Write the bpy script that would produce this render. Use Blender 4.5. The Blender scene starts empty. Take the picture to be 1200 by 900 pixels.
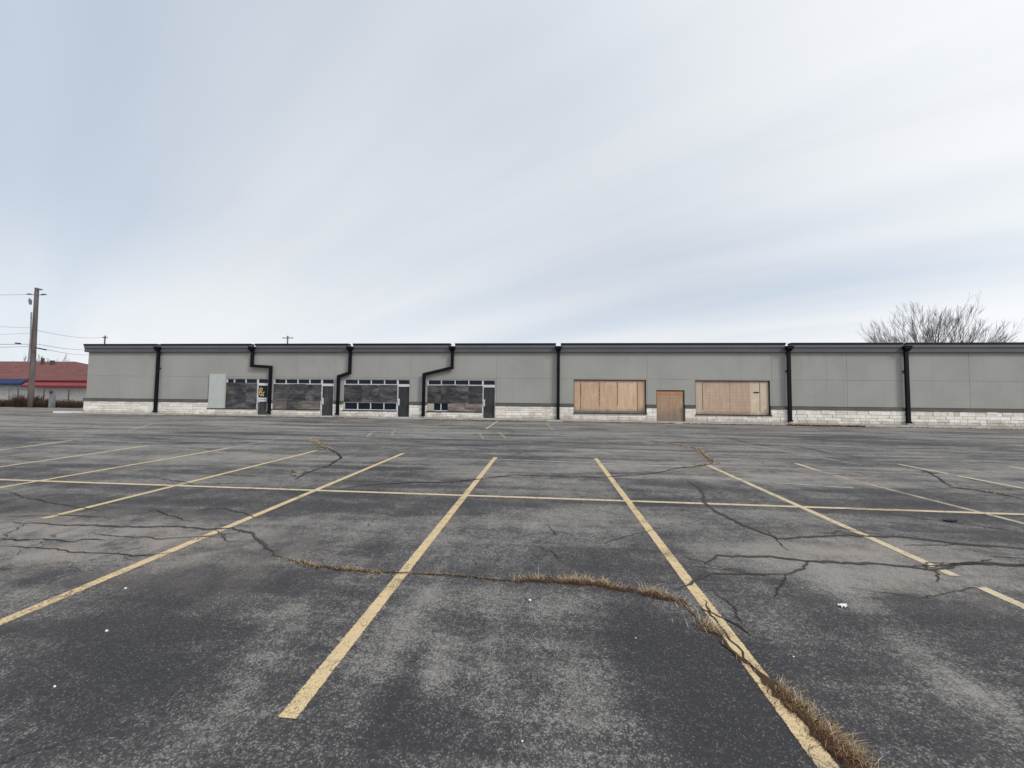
import bpy, math, random
from mathutils import Vector, Matrix, noise as mnoise
R = random.Random(7)
rad = math.radians
scene = bpy.context.scene
COL = scene.collection

# ------------------------------------------------------------------ camera calibration
K = 1.75 / 1.6
H = 1.75                                     # eye height, metres
FPX, PITCH, ROLL, YAW = 462.185, 0.049967, 0.011843, 0.087998
S, SX = 0.0275217, -0.0012907                # fall of the car park towards the camera
YK = 22.602 * K                              # kerb face in front of the shops
YW = YK + 0.5                               # stucco face of the shops
cy, sy = math.cos(YAW), math.sin(YAW)
FW = Vector((-sy * math.cos(PITCH), cy * math.cos(PITCH), math.sin(PITCH)))
r0 = Vector((cy, sy, 0)); u0 = r0.cross(FW)
RT = r0 * math.cos(ROLL) + u0 * math.sin(ROLL)
UP = u0 * math.cos(ROLL) - r0 * math.sin(ROLL)
EYE = Vector((0, 0, H))

def ray(px, py):
    return RT * ((px - 600) / FPX) - UP * ((py - 450) / FPX) + FW

def gz(x, y):
    y = max(-4.0, min(y, YK))
    return S * y + SX * max(-45, min(45, x))

def G(px, py, dz=0.0):
    d = ray(px, py)
    t = H / (S * d.y + SX * d.x - d.z)
    p = EYE + d * t
    if p.y > YK or t < 0:                    # the ground is level past the kerb line
        p = EYE + d * ((S * YK - H) / d.z)
    return Vector((p.x, p.y, gz(p.x, p.y) + dz))

def A(px, py, Y):
    d = ray(px, py)
    return EYE + d * (Y / d.y)

cam = bpy.data.cameras.new('camera'); camo = bpy.data.objects.new('camera', cam); COL.objects.link(camo)
M3 = Matrix((RT, UP, -FW)).transposed()
camo.matrix_world = Matrix.Translation(EYE) @ M3.to_4x4()
cam.sensor_fit = 'HORIZONTAL'; cam.sensor_width = 36; cam.lens = 36 * FPX / 1200
cam.clip_start = 0.05; cam.clip_end = 6000
scene.camera = camo

# ------------------------------------------------------------------ node helpers
class NT:
    def __init__(s, tree): s.t = tree; s.n = tree.nodes; s.l = tree.links
    def new(s, ty, **kw):
        n = s.n.new(ty)
        for k, v in kw.items(): setattr(n, k, v)
        return n
    def put(s, sock, v):
        if isinstance(v, bpy.types.NodeSocket): s.l.new(v, sock)
        elif v is not None:
            if sock.type == 'RGBA' and not hasattr(v, '__len__'): v = (v, v, v, 1)
            elif sock.type == 'RGBA' and len(v) == 3: v = (*v, 1)
            sock.default_value = v
    def math(s, op, a, b=None, c=None, clamp=False):
        n = s.new('ShaderNodeMath', operation=op); n.use_clamp = clamp
        for i, v in enumerate((a, b, c)):
            if v is not None: s.put(n.inputs[i], v)
        return n.outputs[0]
    def mix(s, f, a, b, mode='MIX'):
        n = s.new('ShaderNodeMix', data_type='RGBA', blend_type=mode)
        s.put(n.inputs[0], f); s.put(n.inputs[6], a); s.put(n.inputs[7], b)
        return n.outputs[2]
    def noise(s, vec, scale, detail=4, rough=.55, dist=0):
        n = s.new('ShaderNodeTexNoise')
        if vec is not None: s.l.new(vec, n.inputs['Vector'])
        n.inputs['Scale'].default_value = scale; n.inputs['Detail'].default_value = detail
        n.inputs['Roughness'].default_value = rough; n.inputs['Distortion'].default_value = dist
        return n.outputs['Fac']
    def ss(s, v, lo, hi, a=0., b=1.):
        n = s.new('ShaderNodeMapRange', interpolation_type='SMOOTHSTEP')
        s.put(n.inputs[0], v)
        for i, q in enumerate((lo, hi, a, b)): n.inputs[i + 1].default_value = q
        return n.outputs[0]
    def mapping(s, vec, scale=(1, 1, 1), loc=(0, 0, 0), rot=(0, 0, 0)):
        n = s.new('ShaderNodeMapping'); s.put(n.inputs[0], vec)
        n.inputs['Scale'].default_value = scale; n.inputs['Rotation'].default_value = rot
        s.put(n.inputs['Location'], loc)
        return n.outputs[0]

def material(name, build=None, col=(.5, .5, .5), rough=.7, metal=0., spec=.4):
    m = bpy.data.materials.new(name); m.use_nodes = True
    t = NT(m.node_tree); b = t.n['Principled BSDF']
    t.put(b.inputs['Base Color'], col); b.inputs['Roughness'].default_value = rough
    b.inputs['Metallic'].default_value = metal; b.inputs['Specular IOR Level'].default_value = spec
    if build: build(t, b)
    return m

def pos(t): return t.new('ShaderNodeNewGeometry').outputs['Position']
def rnd(t): return t.new('ShaderNodeObjectInfo').outputs['Random']
def bump(t, b, h, strength=.4, dist=.01):
    n = t.new('ShaderNodeBump'); n.inputs['Strength'].default_value = strength; n.inputs['Distance'].default_value = dist
    t.l.new(h, n.inputs['Height']); t.l.new(n.outputs[0], b.inputs['Normal'])
def alpha(t, b, a):
    t.put(b.inputs['Alpha'], a)

def mottled(c1, c2, scale=2.0, rough=.75, bscale=None, spec=.3, stretch=(1, 1, 1), bst=.3):
    def f(t, b):
        p = t.mapping(pos(t), stretch)
        n = t.noise(p, scale, 6, .6)
        t.put(b.inputs['Base Color'], t.mix(t.ss(n, .3, .7), c1, c2))
        if bscale: bump(t, b, t.noise(p, bscale, 3), bst, .006)
    return f

# ------------------------------------------------------------------ materials
def asphalt_nodes(t, b):
    p = pos(t)
    att = t.new('ShaderNodeAttribute', attribute_name='wear').outputs['Fac']
    pk = t.new('ShaderNodeAttribute', attribute_name='dust').outputs['Fac']
    big = t.noise(t.mapping(p, (.55, .8, 1)), .6, 7, .64, .5)
    mid = t.noise(p, 2.3, 7, .62, .3)
    stre = t.noise(t.mapping(p, (.22, 1.5, 1)), .9, 7, .66, .7)     # rain-washed bands across the lot
    fine = t.noise(p, 20, 6, .82)
    sy_ = t.new('ShaderNodeSeparateXYZ', name='sepy'); t.l.new(p, sy_.inputs[0])
    traf = t.noise(t.mapping(p, (1.7, .35, 1)), 1.1, 5, .6, .3)     # tyre-polished lanes along the bays
    v = t.math('ADD', t.math('MULTIPLY', big, .68), t.math('MULTIPLY', mid, .6))
    v = t.math('ADD', v, t.math('MULTIPLY', t.math('ADD', t.math('MULTIPLY', stre, .7), t.math('MULTIPLY', t.ss(stre, .40, .62), .36)), t.ss(t.n['sepy'].outputs[1], 5, 13, .55, 1.0)))
    v = t.math('ADD', v, t.math('MULTIPLY', fine, 1.15))
    v = t.math('ADD', v, t.math('MULTIPLY', att, .40))
    v = t.math('ADD', v, t.math('MULTIPLY', t.math('SUBTRACT', traf, .5), t.ss(sy_.outputs[1], 13, 7, 0, .5)))
    v = t.math('ADD', v, .125)
    v = t.math('SUBTRACT', v, t.ss(sy_.outputs[1], 2, 9, 1.15, 1.19))
    cr = t.new('ShaderNodeValToRGB'); t.l.new(v, cr.inputs[0])
    e = cr.color_ramp.elements
    e[0].position = .12; e[0].color = (.037, .037, .041, 1)
    e[1].position = .96; e[1].color = (.21, .194, .178, 1)
    q = e.new(.42); q.color = (.054, .053, .056, 1)
    q = e.new(.68); q.color = (.100, .096, .092, 1)
    c = cr.outputs[0]
    c = t.mix(t.math('MULTIPLY', pk, t.ss(mid, .3, .65), clamp=True), c, (.25, .215, .19))
    # stone chips showing in the binder
    clump = t.noise(p, 5.5, 4, .7)
    wn = t.new('ShaderNodeTexNoise'); t.l.new(p, wn.inputs['Vector']); wn.inputs['Scale'].default_value = 70; wn.inputs['Detail'].default_value = 2
    wv_ = t.new('ShaderNodeVectorMath', operation='MULTIPLY_ADD'); t.l.new(wn.outputs['Color'], wv_.inputs[0]); wv_.inputs[1].default_value = (.012, .012, 0); t.l.new(p, wv_.inputs[2])
    vo = t.new('ShaderNodeTexVoronoi'); t.l.new(wv_.outputs[0], vo.inputs['Vector']); vo.inputs['Scale'].default_value = 108
    sp = t.new('ShaderNodeSeparateColor'); t.l.new(vo.outputs['Color'], sp.inputs[0])
    grit = t.noise(p, 62, 6, .85)
    expo = t.math('MULTIPLY', t.ss(v, .05, .85, .08, 1), t.ss(clump, .30, .62, .45, 1))
    thr = t.math('ADD', sp.outputs[0], t.math('MULTIPLY', expo, .36))
    chip = t.math('MULTIPLY', t.ss(thr, .74, 1.12), t.ss(vo.outputs['Distance'], .72, .25))
    c = t.mix(t.math('MULTIPLY', chip, t.ss(expo, 0, .7, .45, .85)), c, (.33, .318, .298))
    gthr = t.math('ADD', grit, t.math('MULTIPLY', expo, .13))
    c = t.mix(t.math('MULTIPLY', t.ss(gthr, .55, .70), t.ss(expo, 0, .7, .34, .8)), c, (.28, .268, .25))
    c = t.mix(t.ss(grit, .45, .32, 0, .6), c, (.018, .018, .021))
    # hairline crazing
    wv = t.new('ShaderNodeTexVoronoi', feature='DISTANCE_TO_EDGE')
    dv = t.new('ShaderNodeVectorMath', operation='ADD'); t.l.new(p, dv.inputs[0])
    nz = t.new('ShaderNodeTexNoise'); t.l.new(p, nz.inputs['Vector']); nz.inputs['Scale'].default_value = 1.6; nz.inputs['Detail'].default_value = 5
    t.l.new(nz.outputs['Color'], dv.inputs[1]); t.l.new(dv.outputs[0], wv.inputs['Vector']); wv.inputs['Scale'].default_value = .75
    hair = t.math('MULTIPLY', t.ss(wv.outputs['Distance'], .009, .002), t.ss(t.noise(p, .45, 3), .52, .62))
    c = t.mix(t.math('MULTIPLY', hair, .75), c, (.02, .02, .022))
    t.put(b.inputs['Base Color'], c)
    t.put(b.inputs['Roughness'], t.ss(mid, .3, .7, .82, .95)); b.inputs['Specular IOR Level'].default_value = .25
    h = t.math('ADD', t.math('MULTIPLY', sp.outputs[0], .6), t.math('ADD', fine, grit))
    bump(t, b, h, .55, .006)
M = {}
M['asphalt'] = material('weathered asphalt', asphalt_nodes)

def paint_nodes(c1, c2, cover):
    def f(t, b):
        p = pos(t)
        uv = t.new('ShaderNodeUVMap').outputs[0]
        s = t.new('ShaderNodeSeparateXYZ'); t.l.new(uv, s.inputs[0])
        n = t.noise(p, 2.6, 7, .7); g = t.noise(p, 60, 4, .7)
        cp_ = t.mix(t.ss(n, .3, .7), c1, c2)
        cp_ = t.mix(t.ss(t.noise(p, 120, 3, .8), .52, .36, 0, .6), cp_, tuple(x * .45 for x in c2))
        cp_ = t.mix(t.ss(t.noise(p, 6, 6, .7), .50, .72, 0, .55), cp_, (.27, .24, .19))
        t.put(b.inputs['Base Color'], cp_)
        dist = t.math('ABSOLUTE', t.math('SUBTRACT', s.outputs[1], .5))
        edge = t.ss(t.math('ADD', dist, t.math('MULTIPLY', t.math('SUBTRACT', t.noise(p, 38, 5, .75), .5), .30)), .49, .41)
        w = t.math('ADD', t.math('MULTIPLY', n, .62), t.math('MULTIPLY', g, .55))
        w = t.math('ADD', w, t.math('MULTIPLY', t.math('SUBTRACT', t.noise(p, 170, 3, .75), .5), .5))
        nd = t.new('ShaderNodeTexNoise'); t.l.new(p, nd.inputs['Vector']); nd.inputs['Scale'].default_value = 9; nd.inputs['Detail'].default_value = 4
        av = t.new('ShaderNodeVectorMath', operation='MULTIPLY_ADD'); t.l.new(nd.outputs['Color'], av.inputs[0]); av.inputs[1].default_value = (.16, .16, 0); t.l.new(p, av.inputs[2])
        ck = t.new('ShaderNodeTexVoronoi', feature='DISTANCE_TO_EDGE'); t.l.new(t.mapping(av.outputs[0], (1.6, 4.5, 1)), ck.inputs['Vector']); ck.inputs['Scale'].default_value = 1.5
        crack = t.ss(ck.outputs['Distance'], .004, .022)
        a = t.math('MULTIPLY', edge, t.ss(w, cover - .05, cover + .13))
        a = t.math('MULTIPLY', a, t.math('ADD', t.math('MULTIPLY', crack, .45), .55))
        alpha(t, b, a)
        b.inputs['Roughness'].default_value = .8; b.inputs['Specular IOR Level'].default_value = .25
    return f
M['yellow_paint'] = material('worn yellow road paint', paint_nodes((.66, .505, .285), (.58, .45, .275), .43))
M['pale_paint'] = material('faded cream road paint', paint_nodes((.62, .51, .325), (.54, .46, .32), .42))
M['ghost_paint'] = material('ghost of white road paint', paint_nodes((.42, .40, .37), (.36, .35, .33), .49))
M['ghost_yellow'] = material('almost gone yellow road paint', paint_nodes((.48, .42, .30), (.42, .38, .30), .515))

def crack_nodes(col, soft):
    def f(t, b):
        p = pos(t); uv = t.new('ShaderNodeUVMap').outputs[0]
        s = t.new('ShaderNodeSeparateXYZ'); t.l.new(uv, s.inputs[0])
        d = t.math('ABSOLUTE', t.math('SUBTRACT', s.outputs[1], .5))
        d = t.math('ADD', d, t.math('MULTIPLY', t.math('SUBTRACT', t.noise(p, 9, 6, .7), .5), .5))
        alpha(t, b, t.math('MULTIPLY', t.ss(d, .47, .47 - soft), t.ss(t.noise(p, 2.2, 3), .22, .42, .35, 1)))
        t.put(b.inputs['Base Color'], t.mix(t.noise(p, 14, 4), col, tuple(q * 2.2 for q in col)))
        b.inputs['Roughness'].default_value = .8; b.inputs['Specular IOR Level'].default_value = .2
    return f
M['crack'] = material('open crack', crack_nodes((.018, .016, .014), .16))
M['tar'] = material('crack sealant tar', crack_nodes((.034, .031, .031), .34))
M['thatch'] = material('brown thatch and soil', crack_nodes((.034, .020, .012), .2))
M['leaf_litter'] = material('rusty leaf litter', crack_nodes((.075, .036, .02), .3))
M['pale_scar'] = material('pale broken pavement edge', crack_nodes((.13, .115, .095), .3))

def grass_mat(name, c1, c2):
    def f(t, b):
        t.put(b.inputs['Base Color'], t.mix(t.noise(pos(t), 40, 2), c1, c2))
        b.inputs['Roughness'].default_value = .75; b.inputs['Specular IOR Level'].default_value = .2
    return material(name, f)
M['straw'] = grass_mat('dry straw', (.42, .345, .235), (.58, .50, .38))
M['tan'] = grass_mat('tan grass', (.235, .145, .068), (.34, .225, .115))
M['rust'] = grass_mat('rust brown grass', (.115, .05, .024), (.18, .085, .042))
M['brown'] = grass_mat('dark brown thatch', (.03, .017, .011), (.065, .036, .021))

def stucco_nodes(t, b):
    p = pos(t); n = t.noise(p, .5, 6, .6)
    c = t.mix(t.ss(n, .3, .7), (.298, .297, .283), (.338, .335, .316))
    st_ = t.noise(t.mapping(p, (2.2, 2.2, .12)), 1.0, 7, .65, .2)           # rain streaks
    c = t.mix(t.ss(st_, .52, .72, 0, .35), c, (.25, .25, .235))
    pt = t.noise(p, .16, 2); c = t.mix(t.ss(pt, .45, .55, 0, .25), c, (.36, .362, .345))
    t.put(b.inputs['Base Color'], c); b.inputs['Roughness'].default_value = .9; b.inputs['Specular IOR Level'].default_value = .2
    bump(t, b, t.math('ADD', t.noise(p, 90, 3), t.math('MULTIPLY', t.noise(p, 1.2, 3), 1.5)), .15, .02)
M['stucco'] = material('grey stucco', stucco_nodes)
M['joint'] = material('stucco joint', col=(.275, .276, .264), rough=.9)
M['patch'] = material('pale grey panel', mottled((.42, .445, .43), (.47, .49, .475), 1.5), rough=.6)
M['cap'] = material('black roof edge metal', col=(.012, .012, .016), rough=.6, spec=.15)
M['fascia'] = material('grey upper fascia', mottled((.115, .118, .132), (.14, .14, .152), .7), rough=.6)
M['fascia2'] = material('charcoal lower fascia', mottled((.078, .080, .09), (.098, .098, .108), .7), rough=.6)
M['band'] = material('brown grey trim band', mottled((.085, .078, .074), (.12, .11, .104), 1.3), rough=.7)
def stone_nodes(t, b):
    p = pos(t)
    a = t.new('ShaderNodeAttribute', attribute_name='shade').outputs['Fac']
    c = t.mix(a, (.58, .52, .44), (.86, .84, .80))
    n = t.noise(p, 7, 7, .65)
    c = t.mix(t.ss(n, .42, .75, 0, .55), c, (.58, .53, .46))
    zz = t.new('ShaderNodeSeparateXYZ'); t.l.new(p, zz.inputs[0])          # splashed dirt with a ragged top
    zr_ = t.math('SUBTRACT', zz.outputs[2], t.math('MULTIPLY', t.math('SUBTRACT', t.noise(p, 1.7, 6, .7), .5), .8))
    c = t.mix(t.ss(zr_, S * YK + .12, S * YK + .38, .6, 0), c, (.27, .235, .195))
    dr_ = t.noise(t.mapping(p, (3, 3, .25)), 1.0, 6, .65, .2); c = t.mix(t.ss(dr_, .56, .74, 0, .4), c, (.40, .36, .31))
    t.put(b.inputs['Base Color'], c)
    b.inputs['Roughness'].default_value = .9; b.inputs['Specular IOR Level'].default_value = .2
    bump(t, b, t.noise(p, 18, 6, .7), .8, .03)
M['stone'] = material('split cream limestone', stone_nodes)
M['mortar'] = material('mortar', mottled((.42, .39, .35), (.52, .49, .44), 5), rough=.95)
M['concrete'] = material('pale concrete', mottled((.36, .34, .31), (.52, .50, .46), 1.6, .9, 40), rough=.9, spec=.2)
M['white_concrete'] = material('white kerb concrete', mottled((.60, .60, .60), (.74, .74, .73), 1.2), rough=.9, spec=.2)
M['dirt'] = material('bare dirt and gravel', mottled((.11, .095, .08), (.27, .245, .215), 1.2, .95, 30), rough=.95, spec=.1)
M['spout'] = material('black painted metal', col=(.005, .005, .008), rough=.55, spec=.15)
M['alu'] = material('pale aluminium frame', mottled((.50, .51, .52), (.62, .63, .64), 3), rough=.45)
M['dark_frame'] = material('dark bronze metal', col=(.03, .022, .02), rough=.5)
def glass_nodes(t, b):
    n = t.noise(t.mapping(pos(t), (1, 1, 1)), .9, 3)
    t.put(b.inputs['Base Color'], t.mix(n, (.006, .010, .020), (.014, .022, .036)))
    b.inputs['Roughness'].default_value = .10; b.inputs['Specular IOR Level'].default_value = .16
    bump(t, b, t.noise(pos(t), 1.1, 2), .08, .05)
M['glass'] = material('dark shop glass', glass_nodes)

def weathered_board(c1, c2, c3, vertical=False, edge=None):
    def f(t, b):
        p = pos(t)
        off = t.new('ShaderNodeCombineXYZ'); r = rnd(t)
        t.l.new(t.math('MULTIPLY', r, 37), off.inputs[0]); t.l.new(t.math('MULTIPLY', r, 91), off.inputs[2])
        add = t.new('ShaderNodeVectorMath', operation='ADD'); t.l.new(p, add.inputs[0]); t.l.new(off.outputs[0], add.inputs[1])
        q = add.outputs[0]
        st = (7, 1, .55) if vertical else (.8, 1, 2.4)
        g = t.noise(t.mapping(q, st), 1.6, 7, .7, .2)
        bl = t.noise(t.mapping(q, (.5, 1, 1.5) if not vertical else (2, 1, .6)), 1.5, 7, .68, .15)
        c = t.mix(t.ss(g, .32, .68), c1, c2)
        c = t.mix(t.ss(bl, .46, .64, 0, .9), c, c3)
        s = t.new('ShaderNodeHueSaturation'); t.l.new(c, s.inputs['Color']); t.l.new(t.ss(r, 0, 1, .8, 1.25), s.inputs['Value'])
        t.put(b.inputs['Base Color'], s.outputs[0])
        b.inputs['Roughness'].default_value = .85; b.inputs['Specular IOR Level'].default_value = .15
        bump(t, b, g, .3, .01)
    return f
M['grey_board'] = material('weathered grey plywood', weathered_board((.026, .026, .031), (.078, .076, .083), (.135, .13, .13)))
M['door_board'] = material('weathered charcoal door ply', weathered_board((.030, .031, .036), (.062, .063, .068), (.085, .083, .083), True))
M['peel_board'] = material('peeling brown plywood', weathered_board((.085, .07, .065), (.20, .175, .165), (.30, .27, .25)))
M['beige_board'] = material('beige plywood patch', weathered_board((.36, .31, .25), (.44, .39, .33), (.40, .36, .31)))
def ply(c1, c2, foot, grid=False):
    def f(t, b):
        p = pos(t)
        g = t.noise(t.mapping(p, (9, 1, .6)), 1.3, 6, .6, .5)
        c = t.mix(t.ss(g, .3, .7), c1, c2)
        c = t.mix(t.ss(t.noise(p, 2.4, 5), .5, .75, 0, .5), c, tuple(x * 1.18 for x in c2))
        s = t.new('ShaderNodeSeparateXYZ'); t.l.new(p, s.inputs[0])
        if grid:
            for ax, per in ((0, .2), (2, .2)):
                fr = t.math('FRACT', t.math('DIVIDE', s.outputs[ax], per))
                c = t.mix(t.math('MULTIPLY', t.ss(t.math('ABSOLUTE', t.math('SUBTRACT', fr, .5)), .42, .47), .28), c, tuple(x * .6 for x in c1))
        hs_ = t.new('ShaderNodeHueSaturation'); t.l.new(c, hs_.inputs['Color']); t.l.new(t.ss(rnd(t), 0, 1, .88, 1.1), hs_.inputs['Value']); c = hs_.outputs[0]
        wt = t.noise(t.mapping(p, (3.5, 1, .35)), 1.0, 6, .6, .2); c = t.mix(t.ss(wt, .55, .72, 0, .45), c, tuple(x * .62 for x in c1))
        # splash-back grime with its own ragged edge
        z = t.math('ADD', s.outputs[2], t.math('MULTIPLY', t.math('SUBTRACT', t.noise(p, 3, 5), .5), .5))
        c = t.mix(t.ss(z, foot[0], foot[1], .7, 0), c, (.17, .145, .13))
        t.put(b.inputs['Base Color'], c); b.inputs['Roughness'].default_value = .85; b.inputs['Specular IOR Level'].default_value = .15
        bump(t, b, g, .2, .008)
    return f
M['ply'] = material('warm tan plywood', ply((.49, .33, .215), (.60, .435, .31), (1.25, 1.6)))
M['ply_pink'] = material('pinkish tan plywood', ply((.49, .345, .26), (.57, .42, .325), (1.2, 1.5), True))
M['ply_door'] = material('brown boarded door', ply((.34, .225, .15), (.44, .31, .215), (.9, 1.9), True))
M['ply_orange'] = material('orange tan plywood', ply((.40, .19, .10), (.47, .25, .14), (0, .1)))
M['ply_pale'] = material('pale plywood', ply((.50, .40, .30), (.58, .48, .38), (1.2, 1.45)))
M['seam'] = material('dark open seam', col=(.035, .02, .014), rough=.9)  # also colours the sheets that stand in for unlit rooms
M['grey_sill'] = material('weathered grey sill', mottled((.15, .135, .13), (.24, .215, .205), 3), rough=.85)
M['white'] = material('white plastic', col=(.72, .72, .70), rough=.6)
M['sign_white'] = material('white sign paint', mottled((.62, .63, .64), (.72, .72, .73), 6), rough=.6)
M['sign_grey'] = material('faint grey print', col=(.36, .37, .39), rough=.7)
M['yellow_sign'] = material('yellow print', mottled((.72, .50, .10), (.78, .62, .28), 12), rough=.6)
M['wood_pole'] = material('grey brown timber pole', mottled((.075, .062, .06), (.13, .112, .107), 2.5, .9, None, .2, (3, 3, .25)), rough=.9)
M['steel'] = material('galvanised steel', mottled((.16, .165, .17), (.24, .245, .25), 4), rough=.5, metal=.3)
M['wire'] = material('dark cable', col=(.05, .05, .055), rough=.6)
M['wire_pale'] = material('aluminium cable', col=(.22, .22, .23), rough=.6)
M['porcelain'] = material('grey porcelain', col=(.12, .13, .14), rough=.4)
M['red_shingle'] = material('brick red shingles', mottled((.135, .058, .054), (.175, .08, .074), .9, .9, 14), rough=.9, spec=.15)
M['red_awning'] = material('red awning', mottled((.21, .035, .045), (.26, .05, .06), .8), rough=.6)
M['red_dark'] = material('dark red trim', col=(.13, .012, .018), rough=.6)
M['blue_awning'] = material('deep blue awning', mottled((.006, .015, .07), (.009, .022, .095), .8), rough=.6)
M['white_block'] = material('off white block wall', mottled((.62, .60, .56), (.74, .73, .70), .9), rough=.9)
M['bark'] = material('grey bark', mottled((.105, .092, .09), (.155, .138, .134), 3), rough=.9, spec=.15)
M['twig'] = material('brown brush twigs', mottled((.038, .024, .02), (.085, .055, .045), 6), rough=.9, spec=.1)
M['roof'] = material('grey roof membrane', mottled((.25, .25, .25), (.33, .33, .33), .5), rough=.9)
def mesh_nodes(t, b):                         # woven chain link
    p = pos(t); s = t.new('ShaderNodeSeparateXYZ'); t.l.new(p, s.inputs[0])
    m = None
    for sg in (1, -1):
        q = t.math('ADD', s.outputs[0], t.math('MULTIPLY', s.outputs[2], sg))
        fr = t.math('ABSOLUTE', t.math('SUBTRACT', t.math('FRACT', t.math('DIVIDE', q, .09)), .5))
        k = t.math('LESS_THAN', fr, .022)
        m = k if m is None else t.math('MAXIMUM', m, k)
    alpha(t, b, m)
M['chain'] = material('chain link wire', mesh_nodes, col=(.2, .205, .21), rough=.5)

# ------------------------------------------------------------------ mesh builder
WC = {}
class MB:
    def __init__(s): s.v = []; s.f = []; s.mi = []; s.uv = {}; s.fa = []
    def face(s, pts, mi=0, uv=None, fa=0.0):
        b = len(s.v); s.v += [Vector(p) for p in pts]
        if uv: s.uv[len(s.f)] = uv
        s.f.append(tuple(range(b, b + len(pts)))); s.mi.append(mi); s.fa.append(fa); return s
    def box(s, a, b, mi=0, fa=0.0, skip=()):
        x0, x1 = sorted((a[0], b[0])); y0, y1 = sorted((a[1], b[1])); z0, z1 = sorted((a[2], b[2]))
        c = [(x0, y0, z0), (x1, y0, z0), (x1, y1, z0), (x0, y1, z0), (x0, y0, z1), (x1, y0, z1), (x1, y1, z1), (x0, y1, z1)]
        k = len(s.v); s.v += [Vector(q) for q in c]
        for nm, q in (('-z', (3, 2, 1, 0)), ('+z', (4, 5, 6, 7)), ('-y', (0, 1, 5, 4)), ('+x', (1, 2, 6, 5)), ('+y', (2, 3, 7, 6)), ('-x', (3, 0, 4, 7))):
            if nm in skip: continue
            s.f.append(tuple(k + i for i in q)); s.mi.append(mi); s.fa.append(fa)
        return s
    def bevbox(s, a, b, bev, mi=0, fa=0.0):       # box with chamfered front (-y) edges
        x0, x1 = sorted((a[0], b[0])); y0, y1 = sorted((a[1], b[1])); z0, z1 = sorted((a[2], b[2]))
        e = min(bev, (x1 - x0) / 3, (z1 - z0) / 3)
        o = [(x0, z0), (x1, z0), (x1, z1), (x0, z1)]; i = [(x0 + e, z0 + e), (x1 - e, z0 + e), (x1 - e, z1 - e), (x0 + e, z1 - e)]
        k = len(s.v)
        s.v += [Vector((p[0], y1, p[1])) for p in o] + [Vector((p[0], y0 + e, p[1])) for p in o] + [Vector((p[0], y0, p[1])) for p in i]
        def add(q): s.f.append(tuple(k + j for j in q)); s.mi.append(mi); s.fa.append(fa)
        add((8, 9, 10, 11))
        for n in range(4):
            m = (n + 1) % 4
            add((4 + n, 4 + m, 8 + m, 8 + n)); add((n, m, 4 + m, 4 + n))
        return s
    def tube(s, pts, r, n=8, mi=0, caps=True):
        pts = [Vector(p) for p in pts]
        rs = r if hasattr(r, '__len__') else [r] * len(pts)
        prev = None; base = len(s.v)
        for i, p in enumerate(pts):
            d = (pts[min(i + 1, len(pts) - 1)] - pts[max(i - 1, 0)]).normalized()
            a = d.orthogonal().normalized() if prev is None else (prev - d * prev.dot(d)).normalized()
            prev = a; b = d.cross(a)
            for k in range(n):
                th = 2 * math.pi * k / n
                s.v.append(p + (a * math.cos(th) + b * math.sin(th)) * rs[i])
        for i in range(len(pts) - 1):
            for k in range(n):
                s.f.append((base + i * n + k, base + i * n + (k + 1) % n, base + (i + 1) * n + (k + 1) % n, base + (i + 1) * n + k)); s.mi.append(mi); s.fa.append(0)
        if caps:
            s.f.append(tuple(base + k for k in reversed(range(n)))); s.mi.append(mi); s.fa.append(0)
            e = base + (len(pts) - 1) * n
            s.f.append(tuple(e + k for k in range(n))); s.mi.append(mi); s.fa.append(0)
        return s
    def build(s, name, mats, parent=None, smooth=False, attr=None, loc=None):
        me = bpy.data.meshes.new(name)
        if loc is not None: c = Vector(loc)
        else:
            lo = Vector([min(v[i] for v in s.v) for i in range(3)]); hi = Vector([max(v[i] for v in s.v) for i in range(3)])
            c = Vector(((lo.x + hi.x) / 2, (lo.y + hi.y) / 2, lo.z))
        me.from_pydata([v - c for v in s.v], [], s.f)
        for m in (mats if isinstance(mats, (list, tuple)) else [mats]): me.materials.append(m)
        me.polygons.foreach_set('material_index', s.mi)
        if smooth: me.polygons.foreach_set('use_smooth', [True] * len(s.f))
        if s.uv:
            ul = me.uv_layers.new(name='UVMap')
            for fi, u in s.uv.items():
                for li, q in zip(me.polygons[fi].loop_indices, u): ul.data[li].uv = q
        if attr:
            at = me.attributes.new(attr, 'FLOAT', 'FACE'); at.data.foreach_set('value', s.fa)
        me.update()
        o = bpy.data.objects.new(name, me); COL.objects.link(o)
        WC[o.name] = c
        if parent is not None:
            o.parent = parent; o.location = c - WC[parent.name]
        else: o.location = c
        return o

def tag(o, label=None, cat=None, group=None, kind=None):
    if label: o['label'] = label
    if cat: o['category'] = cat
    if group: o['group'] = group
    if kind: o['kind'] = kind
    return o
def empty(name, loc, label, cat, group=None):
    o = bpy.data.objects.new(name, None); COL.objects.link(o); o.location = loc; o.empty_display_size = .3
    WC[o.name] = Vector(loc); return tag(o, label, cat, group)

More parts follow.
